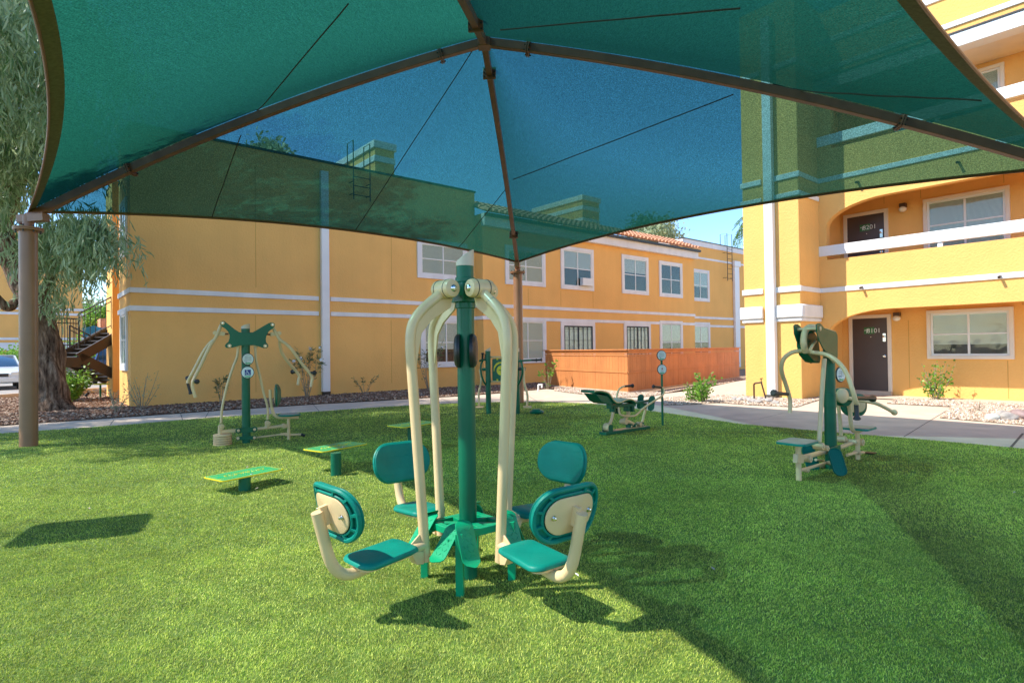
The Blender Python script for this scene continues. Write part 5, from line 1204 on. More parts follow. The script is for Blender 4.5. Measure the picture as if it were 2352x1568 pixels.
# ---------------------------------------------------------------- rower with sign post
c5_ = zc(1370, 800, 6.533)
p5 = Proj(G(*c5_(300, 1452)), G(*c5_(950, 1352)), c5_)
b = G(*c5_(600, 1400)); t = thing('rowing_machine', 'green and beige rowing machine with contoured seat in front of the wooden fence', 'exercise machine', (b.x, b.y, 0))
n5, d5 = p5.n, p5.d
m = MB(); q0, q1 = p5(275, 1440, .06), p5(952, 1340, .06); q0.z = q1.z = .035; m.bar(q0, q1, .15, .05); m.build('base_rail', M['green'], t, bevel=.006)
m = MB(); q0, q1 = p5(450, 1405, .06), p5(900, 1340, .06); q0.z = q1.z = .0635; m.bar(q0, q1, .11, .006); m.build('base_top', M['beige'], t)
def tb5(pts, r, nm, mt, k=0.0, sm=4):
    m = MB(); m.tube(smooth_path([p5(q[0], q[1], q[2] if len(q) > 2 else k) for q in pts], sm), r, 12); return m.build(nm, M[mt], t)
prof = [(155, 772), (230, 768), (300, 778), (365, 800), (410, 850), (455, 915), (505, 945), (560, 940), (620, 912), (690, 895), (740, 905), (785, 935)]
m = MB(); vs = []; sp = smooth_path([p5(x, y, 0) for x, y in prof], 3); W_ = .34; n = len(sp)
for i, p in enumerate(sp):
    f_ = 1 if 0 < i < n-1 else .8
    for kk, dz in ((0, 0), (W_*.03, .018), (W_*.97, .018), (W_, 0), (W_*.97, -.02), (W_*.03, -.02)): vs.append(p+n5*kk*f_+Z*dz)
m.add(vs, [(6*i+a, 6*i+(a+1) % 6, 6*i+6+(a+1) % 6, 6*i+6+a) for i in range(n-1) for a in range(6)]+[tuple(range(6))[::-1], tuple(6*(n-1)+k for k in range(6))])
st = m.build('seat', M['green'], t, ang=50)
m = MB(); m.tube([p+Z*.012 for p in sp], .011, 8); m.build('seat_trim', M['beige'], st)
m = MB(); vs = [];
for p in sp[1:-1]: vs += [p+n5*.03+Z*.021, p+n5*.31+Z*.021]
m.add(vs, [(2*i, 2*i+1, 2*i+3, 2*i+2) for i in range(len(vs)//2-1)]); m.build('seat_top', M['sand'], st)
m = MB(); pl_ = [(165, 800), (355, 830), (400, 880), (440, 940), (430, 965), (320, 955), (255, 920)]; a = [p5(x, y, .03) for x, y in pl_]; k_ = len(a); m.add(a+[v+n5*.26+Z*.0 for v in a], [tuple(range(k_))[::-1], tuple(range(k_, 2*k_))]+[(i, (i+1) % k_, k_+(i+1) % k_, k_+i) for i in range(k_)]); m.build('seat_shell', M['green'], st, bevel=.01)
for x, y in ((385, 985), (430, 1035), (495, 1060), (645, 1025), (715, 1030), (905, 980)): 
    m = MB(); m.obox(p5(x, y, .12), d5*.028, n5*.05, Z*(.045)); m.build('seat_bracket', M['green'], t, bevel=.004)
m = MB(); m.bar(p5(400, 990, .12), p5(760, 965, .12), .08, .05); m.bar(p5(740, 945, .1), p5(1000, 900, .1), .06, .035); m.build('seat_beam', M['green'], t, bevel=.004)
tb5([(440, 1060, .12), (425, 1150, .12), (400, 1230, .12), (355, 1300, .12)], .026, 'support_leg', 'beige')
q = p5(360, 1312, .06); m = MB(); m.lathe([(.062, -.05), (.066, -.03), (.066, .04), (.06, .06)], q, n5, 24); m.build('roller', M['beige'], t)
m = MB(); q = p5(408, 1330, .0); m.prism([(-.045, -.09), (.045, -.09), (.045, .03), (.03, .055), (0, .065), (-.03, .055), (-.045, .03)], q, d5, Z, n5*.015); m.prism([(-.045, -.09), (.045, -.09), (.045, .03), (.03, .055), (0, .065), (-.03, .055), (-.045, .03)], q+n5*.13, d5, Z, n5*.015); m.build('roller_bracket', M['green'], t)
tb5([(660, 1060, .12), (672, 1110, .12), (640, 1160, .12), (600, 1215, .12)], .032, 'linkage', 'beige'); q = p5(600, 1225, .1); m = MB(); m.lathe([(.045, -.06), (.045, .06)], q, n5, 20); m.build('linkage_joint', M['beige'], t)
tb5([(640, 1215, .08), (700, 1240, .08), (780, 1285, .08)], .030, 'linkage', 'beige')
for x, y in ((722, 1300), (795, 1290), (897, 1275)):
    m = MB(); q = p5(x, y, .03); m.prism([(-.035, -.06), (.035, -.06), (.035, .02), (.02, .04), (-.02, .04), (-.035, .02)], q, d5, Z, n5*.10); m.build('pivot_bracket', M['green'], t, bevel=.003)
    m = MB(); m.lathe([(.018, 0), (.012, .006)], q, -n5, 10); m.build('bolt', M['beige'], t)
tb5([(830, 1262, .08), (880, 1235, .1), (905, 1140, .1), (928, 1050, .1), (922, 985, .1)], .023, 'support_leg', 'beige')
q = p5(838, 1262, .06); m = MB(); m.lathe([(.034, -.04), (.034, .05)], q, n5, 18); m.build('linkage_joint', M['beige'], t)
for x, y, kk, tl in ((852, 920, .28, .5), (1022, 945, -.02, .45)):
    q = p5(x, y, kk); ex = (d5*.85-n5*.5).normalized(); up = (Z*math.cos(.3)+d5*.4*math.sin(.5)).normalized(); m = MB(); m.prism(rrect(.115, .26, .055, 7), q, ex, up, ex.cross(up)*.014); m.build('foot_pedal', M['green'], t, bevel=.003)
tb5([(522, 1010, .02), (530, 1080, -.02), (560, 1125, -.05), (640, 1140, -.06), (760, 1138, -.08), (830, 1090, -.08), (900, 1022, -.08), (1040, 925, -.08), (1180, 835, -.08), (1215, 775, -.06), (1210, 725, -.04), (1175, 702, -.02)], .0165, 'handle_arm', 'beige')
tb5([(500, 1010, .30), (495, 900, .32), (497, 830, .34), (520, 750, .36), (560, 705, .36), (615, 685, .36)], .0165, 'handle_arm', 'beige')
m = MB(); grip(m, p5(1175, 702, -.02), p5(1045, 688, .0), .020, .033); m.build('grip', M['black'], t); m = MB(); grip(m, p5(612, 686, .36), p5(745, 676, .34), .020, .034); m.build('grip', M['black'], t)
sp_ = G(1522, 978); t = thing('instruction_sign', 'thin dark green post with two round instruction signs beside the rowing machine', 'sign', (sp_.x, sp_.y, 0))
zt = P(1519, 806, sp_.y).z
m = MB(); m.lathe([(.020, -.05), (.020, zt)], (sp_.x, sp_.y, 0), Z, 12); m.build('post', M['green'], t)
disc_sign(t, P(1518.5, 814+2, sp_.y)+Vector((0, -.035, 0)), (CAM-sp_).normalized()+Vector((.5, 0, -.13)), .082, 'text')
disc_sign(t, P(1519.5, 848, sp_.y)+Vector((0, -.035, 0)), (CAM-sp_).normalized()+Vector((.5, 0, -.13)), .082, 'people')
# ---------------------------------------------------------------- lat pull / chest machine on the right
c6_ = zc(1750, 720, 3.6475)
p6 = Proj(G(*c6_(440, 1486)), G(*c6_(946, 1306)), c6_)
b = G(*c6_(722, 1385)); t = thing('chest_press_machine', 'green and beige chest press machine with curved handle bar and two seats on the right', 'exercise machine', (b.x, b.y, 0))
n6, d6 = p6.n, p6.d
def K6(x, y, k=0.0): return p6(x, y, k)
def tb6(pts, r, nm, mt, sm=5, par=None):
    m = MB(); m.tube(smooth_path([K6(q[0], q[1], q[2] if len(q) > 2 else 0) for q in pts], sm), r, 14); return m.build(nm, M[mt], par or t)
b.x, b.y = K6(722, 1300).x, K6(722, 1300).y
zt = K6(722, 250).z
m = MB(); m.lathe([(.062, -.05), (.062, zt)], (b.x, b.y, 0), Z, 28); m.build('pole', M['green'], t)
m = MB(); m.lathe([(.067, K6(722, 850).z), (.067, K6(722, 735).z)], (b.x, b.y, 0), Z, 28); m.build('collar', M['green'], t, bevel=.003)
# head: two cheek plates either side of the pole
hp = [(598, 150), (612, 136), (630, 136), (646, 150), (664, 176), (690, 186), (765, 210), (778, 235), (780, 262), (780, 420), (772, 470), (740, 482), (705, 440), (690, 395), (655, 350), (625, 290), (603, 220)]
for kk in (-.13, .10):
    m = MB(); a = [K6(x, y, -.13)+n6*(kk+.13) for x, y in hp]; k_ = len(a); m.add(a+[v+n6*.012 for v in a], [tuple(range(k_))[::-1], tuple(range(k_, 2*k_))]+[(i, (i+1) % k_, k_+(i+1) % k_, k_+i) for i in range(k_)]); m.build('cheek_plate', M['green'], t, bevel=.003)
m = MB(); n7 = n6; a, b2 = K6(690, 186, -.13), K6(765, 210, -.13); m.prism([(0, 0), (1, 0), (1, .006), (0, .006)], a, b2-a, Z, n6*.24); m.build('top_cover', M['beige'], t)
m = MB(); a = [(530, 260), (560, 215), (600, 205), (640, 260), (660, 440), (650, 478), (600, 468), (550, 410), (530, 330)]; a = [K6(x, y)+n6*.03 for x, y in a]; k_ = len(a); m.add(a+[v+n6*.10 for v in a], [tuple(range(k_))[::-1], tuple(range(k_, 2*k_))]+[(i, (i+1) % k_, k_+(i+1) % k_, k_+i) for i in range(k_)]); m.build('counterweight', M['green'], t, bevel=.01)
m = MB(); m.lathe([(.025, 0), (.025, .005), (.015, .010)], K6(628, 182, -.13), -n6, 14); m.cyl(K6(628, 182, -.12), K6(628, 182, -.13)+n6*.24, .016); m.build('pivot_bolt', M['beige'], t)
tb6([(628, 182, 0), (580, 172, .0), (535, 172, .02), (500, 205, .03), (487, 280, .03), (492, 340, .03), (505, 380, .03)], .034, 'yoke', 'beige')
tb6([(590, 290, 0), (560, 330, -.05), (545, 360, -.1)], .016, 'link_rod', 'beige')
tb6([(370, 902, .30), (372, 800, .30), (362, 750, .30), (335, 660, .30), (305, 570, .29), (298, 500, .27), (325, 430, .23), (390, 385, .16), (470, 372, .08), (520, 376, .02), (600, 390, -.08), (680, 405, -.17), (760, 450, -.27), (820, 510, -.34), (865, 590, -.39), (900, 690, -.43), (930, 790, -.45), (945, 838, -.45)], .0225, 'handle_bar', 'beige', 4)
m = MB(); grip(m, K6(350, 742, .30), K6(222, 730, .30), .019, .036); m.build('grip', M['brownrub'] if 'brownrub' in M else M.setdefault('brownrub', mat('brown_rubber', (.10, .075, .06), .6)), t)
m = MB(); grip(m, K6(935, 775, -.45), K6(1088, 780, -.48), .021, .036); m.build('grip', M['black'], t)
m = MB(); grip(m, K6(937, 832, -.45), K6(944, 962, -.45), .022, .036); m.build('grip', M['black'], t)
tb6([(665, 440, -.1), (655, 560, -.1), (642, 760, -.1), (630, 980, -.1), (620, 1150, -.1)], .0235, 'push_rod', 'beige')
tb6([(780, 790, .1), (788, 880, .1), (800, 980, .1), (806, 1095, .1)], .0215, 'push_rod', 'beige')
def kn6(x, y, k, r=.038, l=.05):
    m = MB(); q = K6(x, y, k); m.lathe([(r, -l), (r, l)], q, n6, 18); m.lathe([(r*.4, -l-.012), (r*.5, -l)], q, n6, 10); m.build('joint', M['beige'], t, bevel=.004)
kn6(616, 1185, -.1); kn6(655, 1200, -.1, .03); kn6(810, 1125, .1, .04); kn6(845, 1140, .1, .03); kn6(962, 1150, 0, .042); kn6(512, 1292, 0, .036); kn6(905, 1150, 0, .034); kn6(505, 1390, 0, .022, .03); kn6(945, 1240, 0, .024, .04)
tb6([(450, 1290), (560, 1262), (720, 1218)], .026, 'seat_arm', 'beige', 1); tb6([(790, 1200), (880, 1165), (960, 1140)], .026, 'seat_arm', 'beige', 1)
tb6([(460, 1392), (600, 1352), (715, 1318)], .0165, 'tie_rod', 'beige', 1); tb6([(590, 1302, .1), (715, 1325, .1)], .015, 'tie_rod', 'beige', 1); tb6([(600, 1355, .1), (712, 1365, .05)], .013, 'tie_rod', 'beige', 1)
tb6([(860, 1262), (930, 1242), (1000, 1240)], .018, 'foot_bar', 'beige', 1); m = MB(); grip(m, K6(1000, 1240), K6(1108, 1250), .017, .020); m.build('foot_grip', M['black'], t)
m = MB(); m.bar(K6(415, 1290), K6(470, 1292), .05, .09); m.build('bracket', M['beige'], t, bevel=.005)
for kk in (-.06, .05):
    m = MB(); m.bar(K6(705, 1235, kk), K6(800, 1205, kk), .012, .085, Z); m.build('pivot_bracket', M['green'], t, bevel=.004)
q = K6(440, 1180); m = MB(); m.tube([q, (q.x, q.y, 0)], .0285); m.build('seat_post', M['beige'], t)
q = K6(946, 1045); m = MB(); m.tube([q, (q.x, q.y, 0)], .0265); m.build('seat_post', M['beige'], t)
def seat6(x, y, lx, ly, k=0):
    c = K6(x, y, k); m = MB(); ex = d6; m.prism(rrect(lx, ly, .05, 6), c-Z*.025, ex, n6, Z*.022); s_ = m.build('seat', M['teal'], t, bevel=.004)
    m = MB(); m.prism(rrect(lx*.97, ly*.95, .045, 6), c-Z*.0028, ex, n6, Z*.008); m.build('seat_top', M['sand'], s_, bevel=.002)
seat6(432, 1142, .38, .30); seat6(960, 1022, .36, .30)
tb6([(872, 800, 0), (885, 900, 0), (892, 1000, 0), (915, 1055, 0), (975, 1050, 0)], .024, 'seat_frame', 'beige')
bc = K6(935, 835, .02); fwv = (d6*.55+n6*.85).normalized(); sv = Z.cross(fwv).normalized(); m = MB(); pad_mesh(m, .36, .27, 7, .022, .03, bc, sv, Z, fwv, r=.12); bk = m.build('backrest', M['green'], t)
m = MB(); pad_mesh(m, .25, .17, 7, .010, .012, bc-fwv*.018, sv, Z, fwv, r=.08, edge=.003); m.build('back_plate', M['beige'], bk)
m = MB(); q = K6(820, 765, .03); m.lathe([(.06, -.06), (.105, -.05), (.115, 0), (.105, .05), (.06, .06)], q, (n6+d6*.4).normalized(), 24); m.build('housing', M['green'], t)
m = MB(); q = K6(815, 755, -.03); m.lathe([(.06, -.03), (.085, -.015), (.085, .01)], q, (n6+d6*.4).normalized(), 24); m.build('housing_cover', M['beige'], t)
tb6([(865, 775, -.05), (940, 790, -.1), (1030, 805, -.16), (1110, 822, -.22), (1190, 860, -.28), (1240, 888, -.32)], .021, 'side_arm', 'beige'); m = MB(); m.ball(K6(1262, 897, -.33), .036); m.build('knob', M['beige'], t)
for x, y, kk, tl, w in ((770, 1325, -.18, .45, 1), (540, 1290, .16, .3, 1)):
    c = K6(x, y, kk); ex = (d6*.72-n6*.6).normalized(); up = (Z*math.cos(tl)+d6*math.sin(tl)*.55+n6*.35).normalized(); ex = (ex-up*ex.dot(up)).normalized(); nv = ex.cross(up)
    m = MB(); pad_mesh(m, .145, .30, 7, .02, 0, c, ex, up, nv, r=.065, edge=.006); fp = m.build('foot_pedal', M['pedal'] if 'pedal' in M else M.setdefault('pedal', mat('pedal_teal', (.002, .13, .09), .5, spec=.2)), t)
    m = MB(); ro = rrect(.137, .29, .062, 7); pts = [c+ex*a_+up*b2+nv*.022 for a_, b2 in ro]; pts.append(pts[0]); m.tube(pts, .006, 6)
    for i in range(8):
        for j in range(4): m.obox(c+ex*(-.04+.027*j)+up*(-.10+.028*i)+nv*.021, ex*.008, up*.006, nv*.002)
    m.build('pedal_tread', M['pedal'], fp)
tb6([(700, 1330, -.02), (770, 1330, -.16)], .022, 'pedal_axle', 'beige', 1)
disc_sign(t, K6(773, 575)-n6*.02+d6*.055, (.55, -1, 0), .080, 'text')
# unseen board outside the frame, shaped and placed to cast the lawn shadow
so_ = Vector((-5.62, 4.28, 0)); t = thing('shadow_board', 'unseen flat rounded green board on two thin posts, shaped for its lawn shadow', 'board', so_)
ld = Vector((-SX, -SY, 0)).normalized(); sx_ = Vector((-ld.y, ld.x, 0))
m = MB()
for k in (-.035, .035): m.cyl(so_+sx_*k, so_+sx_*k+Z*2.1, .018)
m.build('post', M['green'], t)
m = MB(); m.prism(rrect(.86, .66, .10, 6), Vector((-5.17, 4.39, 2.1)), (.93, .37, 0), (-.37, .93, 0), Z*.02); m.build('board', M['green'], t)
# ================================================================ TREES AND PLANTS
M['leaf_euc'] = leafmat('eucalyptus_leaf', (.11, .22, .06), (.58, .70, .42), .38, .34)
M['leaf_dark'] = leafmat('dark_leaf', (.03, .09, .02), (.12, .24, .05), .35, .4)
M['leaf_bright'] = leafmat('bright_leaf', (.10, .26, .03), (.30, .52, .08), .45, .4)
M['leaf_sage'] = leafmat('sage_leaf', (.18, .24, .12), (.50, .56, .34), .35, .5)
M['leaf_oleander'] = leafmat('oleander_leaf', (.07, .11, .04), (.22, .27, .12), .3, .4)
def leaves(pts, dirs, ln, wd, rs):
    """a bent pointed leaf (two quads) at each point, hanging along dirs"""
    n = len(pts); d = dirs/np.linalg.norm(dirs, axis=1)[:, None]
    r = rng.normal(size=(n, 3)); x = np.cross(d, r); x /= np.linalg.norm(x, axis=1)[:, None]; nn = np.cross(d, x)
    L_ = ln[:, None]; W_ = wd[:, None]/2
    V = np.stack([pts, pts+d*L_*.38+x*W_, pts+d*L_*.38-x*W_, pts+d*L_*.75+x*W_*.8+nn*L_*.07, pts+d*L_*.75-x*W_*.8+nn*L_*.07, pts+d*L_+nn*L_*.16], 1).reshape(-1, 3)
    b = np.arange(n)*6
    F = np.concatenate([np.stack([b, b+1, b+2], 1), np.stack([b+1, b+3, b+4], 1), np.stack([b+1, b+4, b+2], 1), np.stack([b+3, b+5, b+4], 1)])
    return V, F, np.repeat(rs, 6)
def crown(parent, V, F, A, m, name='crown'): return np_mesh(name, V, F, M[m], parent, attr=A)
# ---------------- the old eucalyptus on the left
eb = G(118, 942); t = thing('eucalyptus_tree', 'large old eucalyptus with thick rough trunk and drooping grey green leaves at left', 'tree', (eb.x, eb.y, 0))
ey = eb.y
def E(px, py, dy=0): return P(px, py, ey+dy)
def bark_tube(pts, rs, name, parent, seg=26, rough=.12):
    pts = smooth_path(pts, 8); n = len(pts); R_ = np.interp(np.linspace(0, 1, n), np.linspace(0, 1, len(rs)), rs); m = MB(); vs = []; fs = []
    x = Vector((1, 0, 0))
    for i, p in enumerate(pts):
        tt = nrm(pts[min(i+1, n-1)]-pts[max(i-1, 0)]); x = nrm(x-tt*x.dot(tt)); y = tt.cross(x)
        for k in range(seg):
            a = 2*math.pi*k/seg; s = i*.21
            rr = R_[i]*(1+rough*(.5*math.sin(3*a+s*1.3)+.4*math.sin(5*a-s*.9+1)+.3*math.sin(9*a+s*2.3))+rough*.5*math.sin(s*3.1+a*2))
            vs.append(p+x*math.cos(a)*rr+y*math.sin(a)*rr)
    for i in range(n-1):
        for k in range(seg): k2 = (k+1) % seg; fs.append((i*seg+k, i*seg+k2, (i+1)*seg+k2, (i+1)*seg+k))
    fs.append(tuple((n-1)*seg+k for k in range(seg))); m.add(vs, fs); return m.build(name, M['bark'], parent, ang=70)
bark_tube([E(122, 960), E(118, 915), E(113, 840), E(104, 770), E(84, 700), E(48, 640, .2), E(14, 575, .3), E(8, 500, .5), E(38, 410, .4), E(62, 320, .3), E(66, 220, .2), E(52, 110), E(40, 0)], [.56, .37, .31, .29, .28, .27, .25, .23, .20, .17, .15, .12, .07], 'trunk', t, rough=.2)
bark_tube([E(20, 580, .3), E(-20, 520, .2), E(-60, 440), E(-90, 300)], [.24, .2, .16, .08], 'limb', t, 14)
bark_tube([E(66, 345, .3), E(50, 300, -.2), E(22, 250, -.6), E(-30, 190, -1)], [.10, .09, .08, .05], 'limb', t, 12)
bark_tube([E(75, 350, .3), E(120, 300, -.6), E(150, 200, -1.8), E(140, 60, -2.6)], [.12, .1, .07, .04], 'limb', t, 12)
bark_tube([E(60, 240, .2), E(110, 120, .4), E(190, 0, .6)], [.12, .09, .05], 'limb', t, 12)
bark_tube([E(96, 740), E(110, 650, -.4), E(150, 560, -.8), E(215, 520, -1.1), E(268, 545, -1.3)], [.13, .10, .07, .05, .03], 'limb', t, 12)
bark_tube([E(40, 690), E(15, 705, -.3), E(-25, 660, -.6)], [.12, .1, .08], 'limb', t, 12)
def droop(cents, nstr, nl, spread, length, lsize=(.17, .28), w=.033):
    S = []; D = []
    for c, k in cents:
        m_ = int(nstr*k)
        st = np.array(c)+rng.normal(size=(m_, 3))*np.array(spread)
        out = rng.normal(size=(m_, 3))*.30; out[:, 2] = -1
        ln = length*rng.uniform(.4, 1.15, m_)*k**.3
        for j in range(nl):
            s = (j+rng.uniform(0, 1, m_))/nl; q = st+out*(ln*s)[:, None]; q[:, :2] += rng.normal(size=(m_, 2))*.035
            S.append(q); dd = rng.normal(size=(m_, 3))*.42; dd[:, 2] -= .95; D.append(dd)
    S = np.concatenate(S); D = np.concatenate(D); n = len(S)
    return leaves(S, D, rng.uniform(lsize[0], lsize[1], n), rng.uniform(w*.7, w*1.25, n), np.clip(rng.normal(.5, .27, n), 0, 1))
cents = []
# skirts that the picture shows beside the trunk
for px, py, dy, k in ((120, 520, -.4, 1), (150, 505, -.8, 1), (180, 500, -.9, 1), (200, 505, -1.2, 1), (222, 515, -1.3, .9), (232, 545, -1.4, .8), (210, 540, -1.2, .9), (200, 545, -1, 1), (165, 550, -.8, 1), (130, 560, -.6, 1), (115, 600, -.5, .8), (112, 650, -.5, .7), (140, 600, -.7, .8), (226, 575, -1.4, .55), (90, 560, -.5, .7), (102, 700, -.5, .45), (185, 590, -1, .5), (222, 575, -1.2, .6)):
    cents.append((tuple(E(px, py-12, dy)), k))
# visible wall of leaves between picture edge and the cloth
for i in range(46):
    px = rng.uniform(-70, 92); py = rng.uniform(-40, 470); cents.append((tuple(E(px, py, rng.uniform(-1.6, 1.6))), rng.uniform(.6, 1.1)))
# the rest of the crown, out of the frame above and to the left (it throws the dappled shade)
for i in range(210):
    a = rng.uniform(0, 2*np.pi); r = 4.3*math.sqrt(rng.uniform(.02, 1)); cents.append(((-12.2+r*math.cos(a), 11.2+r*1.0*math.sin(a), rng.uniform(6.2, 13.5)), rng.uniform(.7, 1.3)))
for i in range(26):
    cents.append(((rng.uniform(-17, -13), rng.uniform(9, 16), rng.uniform(5, 10)), 1.0))
V, F_, A = droop(cents, 46, 10, (.34, .34, .18), .85)
crown(t, V, F_, A, 'leaf_euc')
# ---------------- background trees
def tree(label, base, h, rad_, leafm, n, group=None, lsz=.28, ctr=.62, name='tree', squash=.8):
    t = thing(name, label, 'tree', (base[0], base[1], 0), group=group); b = Vector((base[0], base[1], 0))
    m = MB(); m.tube(smooth_path([b, b+Vector((.1, 0, h*.3)), b+Vector((-.1, .1, h*ctr)), b+Vector((0, 0, h*.85))], 4), [h*.03, h*.006], 10); m.build('trunk', M['bark'], t)
    nc = 26; cs = []
    for i in range(nc):
        d = rng.normal(size=3); d /= np.linalg.norm(d); cs.append(np.array([b.x, b.y, h*ctr])+d*np.array([rad_, rad_, h*(1-ctr)*1.0])*rng.uniform(.3, .85))
        m = MB(); 
    m = MB()
    for c in cs[::3]: m.tube([b+Vector((0, 0, h*.4)), Vector(c)], [h*.009, h*.003], 6)
    m.build('branches', M['bark'], t)
    cs = np.array(cs); k = rng.integers(0, nc, n); q = cs[k]+rng.normal(size=(n, 3))*np.array([rad_*.2, rad_*.2, rad_*.15])*rng.uniform(.6, 1.3, (nc, 1))[k]
    d = rng.normal(size=(n, 3)); d[:, 2] -= .4
    V, F_, A = leaves(q, d, rng.uniform(.7, 1.3, n)*lsz, rng.uniform(.3, .5, n)*lsz, np.clip(.5+rng.normal(0, .2, n)+rng.normal(0, .15, nc)[k], 0, 1)); crown(t, V, F_, A, leafm); return t
q = P(1502, 560, 58); tree('sage green tree crown rising behind the tiled eave near the roof ladder', (q.x, q.y), 15.2, 2.9, 'leaf_sage', 9000, lsz=.34, ctr=.80)
q = P(640, 400, 40); tree('tall tree seen through the cloth behind the long building roof', (q.x, q.y), 17.0, 2.6, 'leaf_sage', 7000, lsz=.4, ctr=.72)
q = P(572, 400, 46); tree('lower bushy tree seen through the cloth left of the tall tree', (q.x, q.y), 15.0, 3.0, 'leaf_dark', 6000, lsz=.4, ctr=.72)
q = P(222, 800, 56); tree('light green tree beyond the car park behind the stair railing', (q.x, q.y), 6.6, 2.6, 'leaf_bright', 5000, lsz=.34, ctr=.6)
q = P(205, 800, 64); tree('pale olive tree farthest beyond the car park', (q.x, q.y), 8.2, 2.6, 'leaf_sage', 4000, lsz=.34, ctr=.6)
q = P(20, 800, 44); tree('dark green tree at the picture edge behind the parked cars', (q.x, q.y), 2.9, 2.0, 'leaf_bright', 3500, lsz=.25, ctr=.5)
# palm behind the pillar
q = P(1733, 512, 46); t = thing('palm_tree', 'palm with drooping fronds just showing behind the left edge of the yellow pillar', 'tree', (q.x, q.y, 0))
zt = q.z+.6; m = MB(); m.tube([(q.x, q.y, 0), (q.x+.1, q.y, zt)], [.24, .17], 12); m.build('trunk', M['bark'], t)
S = []; D = []
for i in range(34):
    a = rng.uniform(0, 2*np.pi); el = rng.uniform(-.9, .9); L_ = 1.5
    for s in np.linspace(.15, 1, 16):
        p = np.array([q.x+math.cos(a)*L_*s, q.y+math.sin(a)*L_*s, zt+L_*(math.sin(el)*s-.9*s*s)])
        for sg in (-1, 1): S.append(p); D.append([-math.sin(a)*sg+math.cos(a)*.5, math.cos(a)*sg+math.sin(a)*.5, -.9])
V, F_, A = leaves(np.array(S), np.array(D), np.full(len(S), .45), np.full(len(S), .05), rng.uniform(0, 1, len(S))); crown(t, V, F_, A, 'leaf_dark')
# ---------------- shrubs
def shrub(label, base, h, wd, leafm, stems=10, nl=26, lsz=.07, lw=.35, group=None, name='shrub', flowers=0, up=.9, mass=False, zb=0.0, tipcl=False, cat='shrub'):
    b = Vector((base[0], base[1], zb)); t = thing(name, label, cat, (b.x, b.y, zb), group=group); m = MB(); S = []; D = []; tips = []
    for i in range(stems):
        a = 2*math.pi*(i+random.random())/stems; r = wd*random.uniform(.25, 1)*.5; hh = h*random.uniform(.6, 1) if i else h
        p0 = b+Vector((math.cos(a)*.03, math.sin(a)*.03, -.03)); p3_ = b+Vector((math.cos(a)*r, math.sin(a)*r, hh)); p1 = p0.lerp(p3_, .4)+Vector((random.uniform(-.05, .05)*wd, random.uniform(-.05, .05)*wd, .05*h))
        pts = smooth_path([p0, p1, p3_], 5); m.tube(pts, [.008+.004*h, .003], 5); tips.append(p3_)
        for j in range(nl):
            s = random.uniform(.78, 1.02) if (tipcl and j % 5) else random.uniform(.25, 1.02)
            q = pts[min(int(s*(len(pts)-1)), len(pts)-1)]; q = q+Vector((random.gauss(0, 1), random.gauss(0, 1), random.gauss(0, .6)))*(.02*h if tipcl else .06*wd)
            S.append(q); D.append((math.cos(a)*.5+random.gauss(0, .6), math.sin(a)*.5+random.gauss(0, .6), up*random.uniform(-.1, 1)))
    m.build('stems', M['twig'], t); n = len(S)
    V, F_, A = leaves(np.array([tuple(s) for s in S]), np.array(D), rng.uniform(.6, 1.25, n)*lsz, rng.uniform(.8, 1.2, n)*lsz*lw, rng.uniform(0, 1, n)); crown(t, V, F_, A, leafm, 'leaves')
    for k in range(flowers):
        c = random.choice(tips)+Vector((random.uniform(-.06, .06), random.uniform(-.06, .06), random.uniform(-.03, .05))); m = MB()
        for q in range(14):
            a = random.uniform(0, 6.28); e = random.uniform(-.2, 1.2); d = Vector((math.cos(a)*math.cos(e), math.sin(a)*math.cos(e), math.sin(e))); cc = c+d*.05; x = d.cross(Vector((.3, .5, .8))).normalized(); y = d.cross(x)
            m.add([cc-x*.036, cc+y*.036, cc+x*.036, cc-y*.036], [(0, 1, 2, 3)])
        m.build('flower', M['petal'], t, smooth=False)
    return t
def onwall(px, a_off=.45):
    a = FL.hit(px, 860, -a_off)[0]; return FL.pt(a, -a_off, 0)
random.seed(11)
q = onwall(705); shrub('tall oleander with white flowers by the white downpipe', (q.x, q.y), 1.55, 1.1, 'leaf_oleander', 9, 34, .15, .16, name='oleander', flowers=8, tipcl=True)
q = onwall(985); shrub('oleander with white flowers under the wall window, behind the swing arms', (q.x, q.y), 1.6, 1.3, 'leaf_oleander', 9, 30, .15, .16, name='oleander', flowers=8, tipcl=True)
q = onwall(508, .6); shrub('small oleander without flowers behind the pull down machine', (q.x, q.y), .75, .5, 'leaf_oleander', 5, 26, .15, .16, name='oleander', tipcl=True)
q = onwall(838, .6); shrub('sparse low oleander with three tufts against the plain wall', (q.x, q.y), .6, .9, 'leaf_oleander', 5, 18, .12, .18, name='oleander', tipcl=True)
q = onwall(325, .9); shrub('sparse olive shrub at the left corner of the long building', (q.x, q.y), .95, 1.0, 'leaf_sage', 10, 12, .06, .3)
q = onwall(270, 1.2); shrub('low pale shrub left of the building corner', (q.x, q.y), .6, .7, 'leaf_sage', 9, 16, .06, .3)
q = G(1258, 893); shrub('young frangipani with thick bare branches by the shaded fence end', (q.x, q.y), .95, .9, 'leaf_bright', 6, 12, .13, .45, name='frangipani', tipcl=True)
q = G(*r1(970, 1240)); shrub('bushy bright green shrub on the gravel island before the fence', (q.x, q.y), .80, .7, 'leaf_bright', 11, 34, .09, .55)
q = G(*r1(905, 1235)); shrub('low leafy shrub left of the bushy one on the gravel island', (q.x, q.y), .5, .7, 'leaf_bright', 8, 26, .08, .5)
q = G(*z2(1715, 240)); shrub('round light green shrub in front of the ground floor window', (q.x, q.y), .92, .85, 'leaf_bright', 18, 22, .07, .7)
